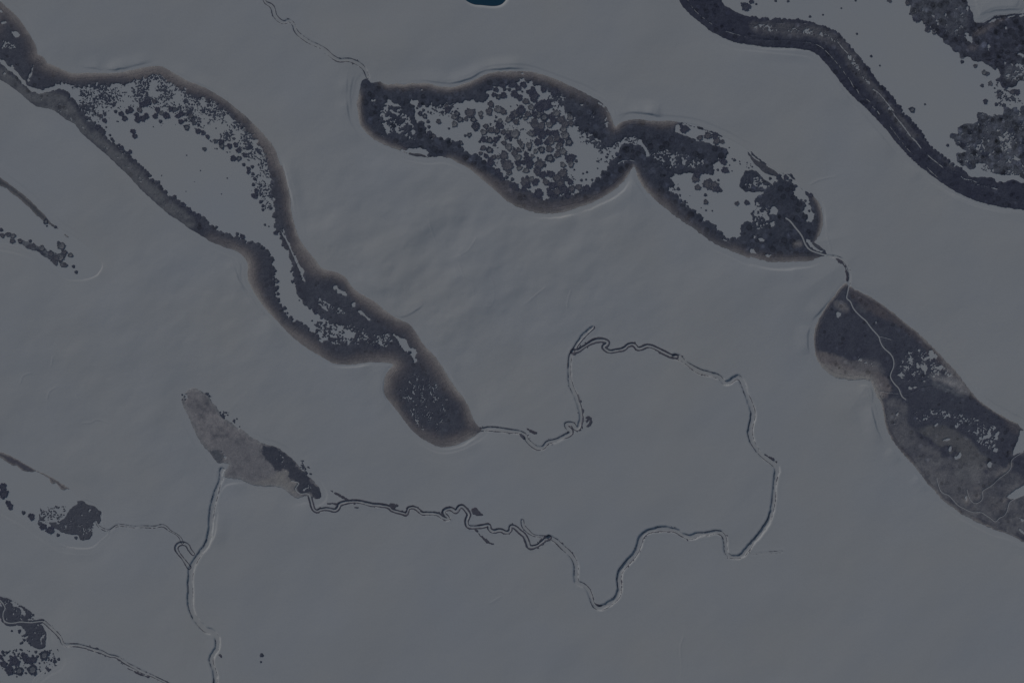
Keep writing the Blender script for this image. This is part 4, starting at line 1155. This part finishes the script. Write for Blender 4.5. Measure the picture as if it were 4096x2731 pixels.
# --- strips and stands at the left edge
G, F, do = fields(STRIP_W1, (), adds=[STRIP_W1B], seed=601, edge=2.8, pits=[(P("e 0,290 200,430 400,640 450,650 300,500 150,390"), .3, 9)])
bed('reed_strip', 'thin tapering reed strip along the upper shore of the wedge pond', 'reed strip', G, F, tone(G, F, do, .2, 9, [(P("e 0,310 120,390 300,560 420,650 300,600 100,420"), C_GREY, .7)], 601, dark=alb(50, 53, 60)), 1.4, 601)
G, F, do = fields(None, (), adds=[CLUSTER_W1], seed=611, edge=3.6, pits=[(None, .12, 10)])
bed('reed_bed', 'mid-grey reed cluster with dark core by the wedge pond', 'reed bed', G, F, tone(G, F, do, 0, 1, [(CLUSTER_W1, C_GREY, 1.)], 611, darks=[P("e 300,880 340,880 420,940 400,950 330,910")]), 1.4, 611)
G, F, do = fields(STRIP_W2, (), seed=621, edge=2.4, pits=[(P("i 120,1210 300,1300 560,1480 500,1440"), .25, 8)])
bed('reed_strip', 'thin dark reed strip along the upper shore of the snowed-over pond', 'reed strip', G, F, tone(G, F, do, .4, 6, (), 621, dark=alb(52, 53, 62)), 1.4, 621)
G, F, do = fields(STAND_W2, (), seed=631, edge=4., pits=[(P("m 420,160 560,100 620,220 520,280"), .3, 9), (None, .15, 8)])
D9, _, _ = line_field(G, stream_lines['S9'], 30)
F = np.minimum(F, D9 - 1.6)
bed('reed_bed', 'compact dark reed stand at the end of the snowed-over pond', 'reed bed', G, F, tone(G, F, do, 0, 1, (), 631, dark=alb(50, 53, 62), mid=.4), 1.5, 631)
Gs, Fs, ds = fields(None, region=P("m 320,0 700,0 700,360 320,360"), seed=633, speck=[(P("m 340,120 480,50 600,60 560,160 470,200 360,160"), 90, 1.2, 3.4), (P("m 340,160 420,220 400,240"), 9, 2, 5)])
bed('reed_tufts', 'fine smudge of tufts beside the compact dark reed stand', 'reed tufts', Gs, Fs, tone(Gs, Fs, ds, seed=633, dark=alb(48, 51, 60)), .9, 633, kind='stuff')
G, F, do = fields(STAND_W3, (), holes=HOLE_W3, seed=641, edge=3.5, pits=[(P("m 60,960 240,980 230,1080 80,1060"), .25, 9), (None, .13, 8)])
D10, _, _ = line_field(G, stream_lines['S10'], 30)
F = np.minimum(F, D10 - 2.4)
bed('reed_bed', 'dark reeds either side of the slim creek in the bottom corner marsh', 'reed bed', G, F, tone(G, F, do, 0, 1, (), 641, dark=alb(45, 48, 58), mid=.4), 1.5, 641)

Gs, Fs, ds = fields(None, region=P("m 0,1080 600,1080 600,1640 0,1640"), seed=643,
                    speck=[(P("m 0,1330 200,1340 560,1400 420,1480 200,1560 0,1560"), 110, 1.6, 5), (P("m 150,1160 300,1180 260,1300 150,1260"), 26, 2, 6), (P("m 60,890 250,960 300,1010 220,1060 120,960"), 36, 1.6, 4)])
bed('reed_tufts', 'loose reed tufts between the clumps of the bottom corner marsh', 'reed tufts', Gs, Fs, tone(Gs, Fs, ds, seed=643, mid=.5), 1.2, 643, kind='stuff')

# --- reed fringes along the banks
BANKLAB = dict(S1="broken dark reed lines along the stream from the top edge", S2="dark reed fringe along the stream below the long curved lake's tail",
               S3="thick dark reed fringe along the thin brook beside the stream fork", S4="patchy brown reed lines along the great river loop",
               S5="dark reed fringe along the meandering brook below the grey tongue", S6="faint reed fringe along the short side gully",
               S7="broken brown reed line along the straight deep-cut channel", S8="dark reed fringe round the hooked dead-end creek",
               S9="hair-thin dark reed line along the thread-thin creek", S10="dark reed fringe along the slim creek of the bottom corner",
               S11="dark reed fringe along the stream linking lake and marsh", S14="tiny reed tuft line at the spur gully")
EXTRA = dict(S3=[P("k 660,235 700,215 720,160 700,240 650,290")], S2=[P("k 690,660 735,668 712,700 690,690"), P("k 725,740 750,770 740,830 722,810"), P("k 725,830 755,838 745,880 715,895"), P("k 760,830 812,812 822,852 815,890 790,917 764,916 768,904 795,888 806,852 790,832 760,842"), P("k 765,850 790,842 788,872 766,882"),
             P("k 160,965 200,980 235,1022 205,1015"), P("k 235,925 270,935 340,962 300,975 270,955")],
             S4=[P("t 1290,30 1350,70 1450,110 1520,170 1510,190 1400,120"), P("o 825,850 840,900 890,940 950,935 890,958 845,935 825,890"), P("t 1505,470 1520,400 1540,410 1520,470"), P("o 1085,690 1095,740 1080,830 1082,740")],
             S5=[P("n 1250,25 1340,35 1310,60 1290,90 1250,60"), P("n 1360,105 1410,95 1410,125 1380,120"), P("n 690,22 780,25 775,40 700,33"), P("n 1500,100 1560,95 1600,110 1540,118"),
                 P("n 2000,250 2040,270 2080,320 2140,370 2200,395 2150,395 2080,350 2030,290"), P("n 1975,60 2050,80 2090,130 2030,145 1985,110"), P("n 925,55 975,60 970,70 925,70"),
                 P("j 710,1475 780,1500 880,1555 950,1590 840,1560 790,1530"), P("n 1430,45 1520,60 1490,55 1400,75"), P("n 1935,60 1965,70 1960,90")],
             S7=[P("m 1955,1370 1990,1390 1998,1420 1975,1405"), P("m 1725,990 1780,1060 1750,1040"), P("m 1848,350 1862,355 1830,410 1815,415")],
             S10=[P("m 1000,1395 1050,1400 1095,1445 1050,1430"), P("m 1120,1490 1180,1510 1250,1550 1360,1590 1280,1570 1180,1530")],
             S11=[P("h 730,955 790,970 840,1010 860,1060 880,1110 882,1170 862,1180 860,1090 840,1040 780,990")])
for nm, pl, w, dep, (bm, ba), lab in STREAMS:
    if nm not in BANKLAB:
        continue
    ln = stream_lines[nm]
    lo = np.maximum(ln.min(0) - 30, (-180, -180))
    hi = np.minimum(ln.max(0) + 30, (4276, 2911))
    G = Grid(lo[0], lo[1], hi[0], hi[1], 1.6)
    D, S, sd = line_field(G, ln, 26)
    ww = w * (1 + .3 * vnoise(S, S * 0, 60, 3)) / 2
    t = bm + 1.1 * ba * fbm(S, sd * 300, 120, 900, 4, .6)
    off = ww + 1.5 + 1.2 * vnoise(S, sd * 200, 50, 901) + np.maximum(t, 0) * .55
    F = t * .62 - np.abs(D - off) + 1.1 * fbm(G.X, G.Y, 8, 905, 2, .6)
    sh = {'S3': 0, 'S5': 0, 'S2': -.6, 'S10': -1., 'S4': -1.9, 'S1': -1.6}.get(nm, -9)
    shrub = sh + (fbm(G.X, G.Y, 10, 911, 3, .65) * 7 - 1.5 + 2.2 * vnoise(S, sd * 50, 140, 913)) - np.abs(D - ww - 5.5) * .5
    F = np.maximum(F, np.minimum(shrub, D - ww))
    F[D > 24] = -20
    if nm == 'S11':
        F = np.where(LAKE[np.clip(((G.Y - GG.y[0]) / 3).astype(int), 0, len(GG.y) - 1), np.clip(((G.X - GG.x[0]) / 3).astype(int), 0, len(GG.x) - 1)] > -2, -5, F)
    for p in EXTRA.get(nm, ()):
        F = np.maximum(F, np.minimum(sdf(G, p, 30.) + 7.5 * fbm(G.X, G.Y, 14, 907, 4, .65), D - ww * .8))
    F[0, :] = F[-1, :] = -1
    F[:, 0] = F[:, -1] = -1
    C = tone(G, F, np.full(F.shape, 9.), 0, 1, (), 909, dark=alb(47, 48, 57), mid=.5)
    bed('bank_reeds', BANKLAB[nm], 'bank reeds', G, F, C, 1.0, 909)

# ------------------------------------------------------------------ round reed clumps: each one a thing
CLUMPS = []   # (x, y, radius, tone, place)


def clumps(place, s):
    tl = None
    for tk in s.split():
        if tk.isalpha():
            tl = SHEET[tk]
            continue
        q = tk.split(',')
        CLUMPS.append((tl[0] + float(q[0]) / tl[2], tl[1] + float(q[1]) / tl[2], float(q[2]) / tl[2], q[3] if len(q) > 3 else 'd', place))


clumps("out on the long curved lake's open ice", """a 935,1080,20 1190,1178,22 1206,1220,21 1437,1088,17,p 1620,1090,24 1671,1142,27,r 1775,1175,26 1820,1190,20
1858,1225,18 1928,1265,19,r 1980,1275,22 1985,1308,25,r 1830,1335,18,r 2055,1308,22""")
clumps("along the long curved lake's tuft field", """a 1223,1028,22 1230,1073,25 1280,1060,30 1115,1060,25 1085,1020,22 1315,920,34 1270,940,25 1380,910,20,m 1410,985,25 1390,1040,25
1445,1013,20,p 1490,1035,30 1525,975,20 1570,980,20,r 1620,1025,24 1590,1040,20 1680,1017,15 1710,1040,20,p 1735,1100,20,r 1778,1118,14 1665,1078,15,m 1712,1080,14,m
1170,985,26 1145,1000,22 1250,985,24,m 1035,1000,16 1310,1040,24 900,1040,18,m""")
clumps("at the long curved lake's inner bend", """a 2110,1297,20 2137,1348,22 2090,1418,28 2140,1420,22,r 2190,1390,18 2183,1475,16 2225,1510,18 2225,1540,18
f 30,405,20 48,420,18 115,535,14 185,520,16,m 20,150,16 25,215,16 40,260,14 30,310,16 55,365,18 95,465,16 115,500,15 60,400,16""")
clumps("along the long curved lake's grey belt", """a 1163,1360,18 1208,1440,14 875,1140,26 950,1140,9,m 928,1172,12 985,1212,11 1000,1245,14 1065,1300,14 1085,1325,20 1110,1355,14
1135,1370,14 1015,1262,12 e 1643,490,20 1693,540,24 1735,570,20 1780,595,25 1555,440,15 1520,425,15 1420,290,17 1395,285,14 1450,345,14 1315,210,14 1345,230,14
1275,175,12 1210,100,16 2125,752,16 2170,775,22 1940,690,12""")
clumps("beside the long curved lake's narrow channel", """f 133,670,11 167,684,8 228,742,18 75,845,18 205,985,14 220,1080,18 233,1170,22,r 243,1230,18 250,1287,15 225,1325,14
365,1088,9 380,1178,15 440,1345,7 535,1420,10 585,1445,22 310,1415,18 335,1460,10 460,1200,18 440,1270,12 120,880,16 170,935,14 j 1430,245,16 1450,180,18 1135,195,26""")
clumps("in the upper part of the larger lobe", """w 310,295,35 230,265,35 280,370,35 440,290,28 510,295,28,r 350,400,42,r 420,380,48 705,325,16 790,180,20,m 1020,300,42 1000,260,22
660,410,48 590,360,55 640,270,45 720,220,45 560,210,55 420,210,60 860,290,40 800,330,38 880,400,75 760,470,48,m 1195,330,60""")
clumps("in the crowded middle of the larger lobe", """w 610,650,70,m 680,600,70 670,690,35,r 550,690,45 840,560,50,p 1030,520,90 960,560,70 1115,540,38 890,660,45 790,660,50,m
750,720,35,p 950,670,45,p 1030,705,65,r 1140,690,50 1210,650,55,p 1280,740,60,m 1420,710,50,p 1340,800,60,m 1430,800,45,m 890,760,45,m 890,820,65,m 990,840,60,m
1110,820,50,p 1170,760,55 840,945,55,p 910,920,60 1000,960,65 1090,930,45 1200,950,60 1120,1030,50,m 1070,1080,42 1140,1080,40,p 1220,1020,50,m 1345,980,60,p
1320,880,55,p 1290,1060,40 1270,1110,45,m 940,1075,60 1400,1075,60,r 500,740,45,p 610,775,42,m 550,740,22""")
clumps("in the larger lobe's half toward the neck", """w 805,1130,45,p 810,1190,28 760,1260,38 855,1285,32,p 935,1315,18,m 900,1215,35,p 990,1190,52,r 1110,1180,55,m 1240,1160,40,p 1310,1220,55,p
1230,1260,50,m 1115,1320,60,r 1420,1320,70 1430,1410,45,p 1310,1415,42,p 1480,1490,14,m 1510,1360,25,m 790,1330,45 810,1400,65 760,1500,45,p 720,1380,35 960,1410,75,m
1040,1425,28 930,1490,55""")
clumps("in the near half of the larger lobe", """w 235,510,50,m 210,620,55,m 80,650,38,p 90,700,30,m 345,590,60,p 420,620,50,m 315,705,20 370,765,38,p 300,765,20 25,830,45 160,840,38,m 360,830,55
228,805,15 125,930,45,p 240,900,50,m 330,910,45,m 420,930,40,m 485,930,35,p 590,955,70,p 500,980,45 460,1015,30,p 530,1040,25,m 120,1035,40 70,1070,22 215,1050,48,r
310,1040,45 360,1000,28 430,1090,38,m 290,1120,28,p 500,1150,55,p 665,1080,38,m 700,1130,40,p 720,1175,18 580,1175,22 650,1195,38,m 120,1165,42,m 215,1195,52,r
80,1245,30,m 160,1280,35 230,1370,60 280,1300,35,m 345,1300,32,p 430,1275,62,m 590,1240,48,m 640,1310,50,p 480,1430,95,m 640,1390,45 660,1465,40,p""")
clumps("on clear ice by the larger lobe's blunt end", """v 1035,525,30 1000,570,18 1045,650,36 1095,600,24 1115,690,38,r 1165,770,28 1320,770,36,m 1178,850,26,m 1475,875,18,m
1780,970,36,r 1720,980,22,m 1870,845,56,r 1530,1065,20,m 1650,1090,36,r 1790,640,75,m 1640,740,48,r 1560,700,45,p 1560,810,45,p 1590,650,42,r 1840,740,45,r 1730,730,32,m
1290,530,22 1450,600,44 1440,540,36,m 1490,570,28 1380,630,24 1185,935,30 1245,990,40,m 1150,970,30""")
clumps("above the lower shore of the larger lobe", """x 700,690,45 750,745,40 880,715,40,p 845,780,28,m 775,800,38 930,810,28,m 890,855,16,m 960,920,60 1120,850,70,m 1160,900,45
1215,810,42,p 1270,850,55 1100,955,42 1150,780,28,m 1315,1020,70 1350,1090,30 1430,850,52,m 1380,740,58 1300,700,50,m 1500,730,55 1680,720,70,m 1600,790,60,m 1530,900,60
1490,1005,50 1600,1000,60,m 1700,960,70 1790,845,45 1820,950,50,m 1920,930,50,m 2030,945,55 1640,870,60,m 1960,825,22,m 2030,815,16,m 2120,820,20,m 1985,725,16,m
2045,705,18,m 1560,1060,40 1750,1050,45""")
clumps("on the open ice of the smaller lobe", """g 1770,215,34 1750,255,34,m 1770,335,26,m 1860,305,45,m 1910,320,45,m 1940,350,30 1975,362,18,m 1955,270,12 1840,403,15,m 1842,465,22,m
2120,478,20,m 2210,470,22 1950,178,12 2000,105,30 2015,180,30 1575,195,14,r 1535,230,14,m 2100,90,14,m 1845,540,9 1900,545,8 1595,345,14 1655,460,12""")
clumps("under the upper shore of the smaller lobe", """c 1650,1155,38 1615,1115,14 1790,1235,25,m 1860,1215,32,m 1925,1215,28 1940,1260,35,m 1990,1270,20,m
h 365,225,14 320,245,22 360,275,18 265,230,16 180,255,14 540,405,20 455,455,16 495,455,12 455,545,14 530,545,12,m 565,515,9 530,483,9""")
clumps("on the wide open ice of the corner lake", """d 1450,983,25,r 1568,935,10,m 1770,1302,14,r 537,150,12 653,135,9 817,75,8 957,305,10 1085,505,12 1162,589,9 1433,125,10 1248,6,20,m
945,5,10 55,38,10 340,12,13 230,10,12,m 10,15,20 c 2200,60,42 q 1315,925,28,r 1510,985,30,m 1640,1085,34,p 1690,1100,30,r 1735,1245,32,p 1612,1280,28,p 1660,1515,34
1870,1430,30,m 1870,1365,22 1825,1560,28,m""")
clumps("at the ragged edge of the mottled reed mass", """q 800,450,36,m 795,382,32,m 885,370,32,m 900,475,36,p 755,315,40,m 640,265,72 590,165,50,p 655,100,70,m 505,40,45,m 1950,1270,55
2130,1375,45 2065,1375,40,m 1310,840,32,p""")
clumps("by the wedge pond at the left edge", """e 115,768,24,p 70,755,20,m 20,765,22,m 10,715,18,m 110,815,22,m 180,815,22,m 270,815,15,p 260,865,20,m 300,855,20,m 375,880,26,p 455,930,28,m
500,965,26,m 540,965,36,p 575,915,24,m 550,860,32,p 525,832,17,m 475,990,20,m 497,1010,20,m 560,1022,22,p 583,1030,20,m 630,940,21,p 658,1043,15,m 682,1093,16,m 420,680,9,m
410,640,22,r 497,690,14,m""")
clumps("beside the compact dark stand at the left edge", "m 210,110,18 280,145,28 385,235,30 450,265,36 520,310,16 680,335,15 90,55,28 70,20,22 i 25,1450,36 30,1510,40")
clumps("in the bottom corner marsh", """m 25,1360,16 60,1362,14 215,1390,28 250,1430,32 295,1425,30 395,1385,42,r 130,1440,46 30,1465,32 80,1520,36 170,1525,38,r 290,1515,44,r
490,1440,18,m 525,1422,15,m 105,1168,10 320,1355,14 0,1400,22""")
clumps("alone on the snow near the bottom edge", "n 105,1385,18 98,1445,10,m")

CLUMPS.sort(key=lambda c: -c[2])
ONES, REST = CLUMPS[:300], CLUMPS[300:]

TONES = dict(d=(alb(43, 46, 58), alb(47, 50, 61)), m=(alb(49, 52, 62), alb(58, 60, 68)), p=(alb(53, 56, 65), alb(68, 71, 78)), r=(alb(41, 45, 56), alb(63, 67, 75)))


def clump_shape(seed, r_in, r_out, tintc, dome, wob):
    """ring (or disc when r_in is 0) of reeds with an irregular outline, unit outer radius, unit height"""
    r = random.Random(seed)
    nt_, nr = 36, (4 if r_in == 0 else 3)
    ph = [r.random() * 6.28 for _ in range(5)]

    def out(th):
        return 1 + wob * (.5 * math.sin(2 * th + ph[0]) + .6 * math.sin(3 * th + ph[1]) + .5 * math.sin(5 * th + ph[2]) + .45 * math.sin(9 * th + ph[3]) + .45 * math.sin(13 * th + ph[4]))
    co, tn, fc = [], [], []
    radii = [r_in + (r_out - r_in) * k / nr for k in range(nr + 1)]
    if r_in == 0:
        radii = radii[1:]
        co.append((0, 0, dome))
        tn.append(1.0)
    rings = []
    for rad in radii:
        ring = []
        for k in range(nt_):
            th = 2 * math.pi * k / nt_
            q = rad * (1 + (out(th) - 1) * rad)
            ring.append(len(co))
            co.append((math.cos(th) * q, math.sin(th) * q, (1 if rad > .5 else dome) * r.uniform(.7, 1.05)))
            tn.append(r.uniform(.82, 1.16))
        rings.append(ring)
    if r_in == 0:
        for k in range(nt_):
            fc.append((0, rings[0][k], rings[0][(k + 1) % nt_]))
    for a, b in zip(rings[:-1], rings[1:]):
        for k in range(nt_):
            k2 = (k + 1) % nt_
            fc.append((a[k], b[k], b[k2], a[k2]))
    for ring, flip in ((rings[-1], False),) + (((rings[0], True),) if r_in else ()):
        bot = []
        for v in ring:
            bot.append(len(co))
            x, y, z = co[v]
            co.append((x, y, -.4))
            tn.append(tn[v])
        for k in range(nt_):
            k2 = (k + 1) % nt_
            q = (ring[k], bot[k], bot[k2], ring[k2])
            fc.append(q[::-1] if flip else q)
    me = bpy.data.meshes.new('clump')
    me.from_pydata(co, [], fc)
    a = me.color_attributes.new('tint', 'FLOAT_COLOR', 'POINT')
    arr = np.ones((len(co), 4), np.float32)
    arr[:, :3] = np.array(tn)[:, None] * np.array(tintc)[None]
    a.data.foreach_set('color', arr.ravel())
    me.materials.append(M_REED)
    return me


PROTO = {}
for k, (c0, c1) in TONES.items():
    lst = []
    for v in range(6):
        rim = {'d': .5, 'm': .66, 'p': .74, 'r': .56}[k] + .06 * random.Random(v).random()
        whole = clump_shape(900 + v + ord(k), 0, 1, c0 * .6 + c1 * .4, .8, .19)
        ring = clump_shape(900 + v + ord(k), rim, 1, c0, .7, .19)
        core = clump_shape(950 + v + ord(k), 0, rim * .985, c1, .55 if k in 'pr' else .8, .05)
        whole.name, ring.name, core.name = 'reed_clump', 'outer_ring', 'inner_core'
        lst.append((whole, ring, core))
    PROTO[k] = lst

SIZEW = lambda r: 'large' if r > 13 else 'mid-sized' if r > 8.5 else 'small'
TONEW = dict(d='dark', m='mottled grey', p='pale-centred', r='ringed')
ORD = ['first', 'second', 'third', 'fourth', 'fifth', 'sixth', 'seventh', 'eighth', 'ninth', 'tenth', 'eleventh', 'twelfth', 'thirteenth', 'fourteenth', 'fifteenth', 'sixteenth',
       'seventeenth', 'eighteenth', 'nineteenth', 'twentieth']
by = {}
for c in ONES:
    by.setdefault((c[4], SIZEW(c[2]), c[3]), []).append(c)
labels = {}
for (place, sz, tn), lst in by.items():
    lst.sort(key=lambda c: c[1])
    for k, c in enumerate(lst):
        nm = f"{sz} {TONEW[tn]} reed clump {place}"
        if len(lst) > 1:
            o_ = 'topmost' if k == 0 else 'lowest' if k == len(lst) - 1 else ORD[k] + ' down'
            nm += f", {o_}"
        labels[id(c)] = nm
r = random.Random(99)
for k, c in enumerate(ONES):
    x, y, rad, tn, place = c
    whole, ring, core = PROTO[tn][r.randrange(6)]
    z = float(surf_ice(np.array([x]), np.array([y]))[0])
    rot = r.random() * 6.28
    sc = (rad * r.uniform(.92, 1.08), rad * r.uniform(.92, 1.08), (1.9 if rad > 8 else 1.5) * r.uniform(.95, 1.25))
    if rad > 9:
        o = bpy.data.objects.new('reed_clump', None)
        for nm, me in (('outer_ring', ring), ('inner_core', core)):
            ch = bpy.data.objects.new(nm, me)
            COL.objects.link(ch)
            ch.parent = o
    else:
        o = bpy.data.objects.new('reed_clump', whole)
    COL.objects.link(o)
    o.location = (wx(x), wy(y), z)
    o.rotation_euler = (0, 0, rot)
    o.scale = sc
    grp = 'round reed clumps ' + place
    tag(o, labels[id(c)], 'reed clump', grp)

# the remaining small ones and the finest specks: one object
reg = np.array([(0., 0), (4096, 2731)])
if REST:
    G = Grid(-20, -20, 4116, 2751, 3.)
    F = np.full(G.X.shape, -9.)
    for x, y, rad, tn, place in REST:
        stamp(G, F, x, y, rad, .25, random.random() * 6)
    bed('small_reed_tufts', 'the smallest round reed tufts dotted over all the lake ice', 'reed tufts', G, F, tone(G, F, np.full(F.shape, 60.), seed=77, mid=.5), 1.3, 77, kind='stuff')

# ------------------------------------------------------------------ light, sky, camera
EL, AZ = 25., 315.
world = bpy.data.worlds.new('World')
scene.world = world
world.use_nodes = True
wn = world.node_tree
bg = wn.nodes['Background']
sky = wn.nodes.new('ShaderNodeTexSky')
sky.sky_type = 'NISHITA'
sky.sun_disc = False
sky.sun_elevation = math.radians(EL)
sky.sun_rotation = math.radians(AZ)
sky.altitude = 0
wn.links.new(sky.outputs['Color'], bg.inputs['Color'])
bg.inputs['Strength'].default_value = .10
sl = bpy.data.lights.new('sun', 'SUN')
sl.energy = 3.0
sl.angle = math.radians(.5)
sl.color = (1, .94, .895)
so = bpy.data.objects.new('sun', sl)
so.rotation_euler = (math.radians(90 - EL), 0, math.radians(180 - AZ + 0))
so.location = (-3000, 3000, 4000)
COL.objects.link(so)

H = 12000.
cd = bpy.data.cameras.new('camera')
cd.sensor_fit = 'HORIZONTAL'
cd.angle = 2 * math.atan(2048. / H)
cd.clip_start = 10
cd.clip_end = 400000
co_ = bpy.data.objects.new('camera', cd)
co_.location = (0, 0, H)
co_.rotation_euler = (0, 0, 0)
COL.objects.link(co_)
scene.camera = co_

vs = scene.view_settings
vs.view_transform = 'Standard'
vs.look = 'None'
vs.gamma = 1
vs.use_curve_mapping = False
vs.exposure = -2.05
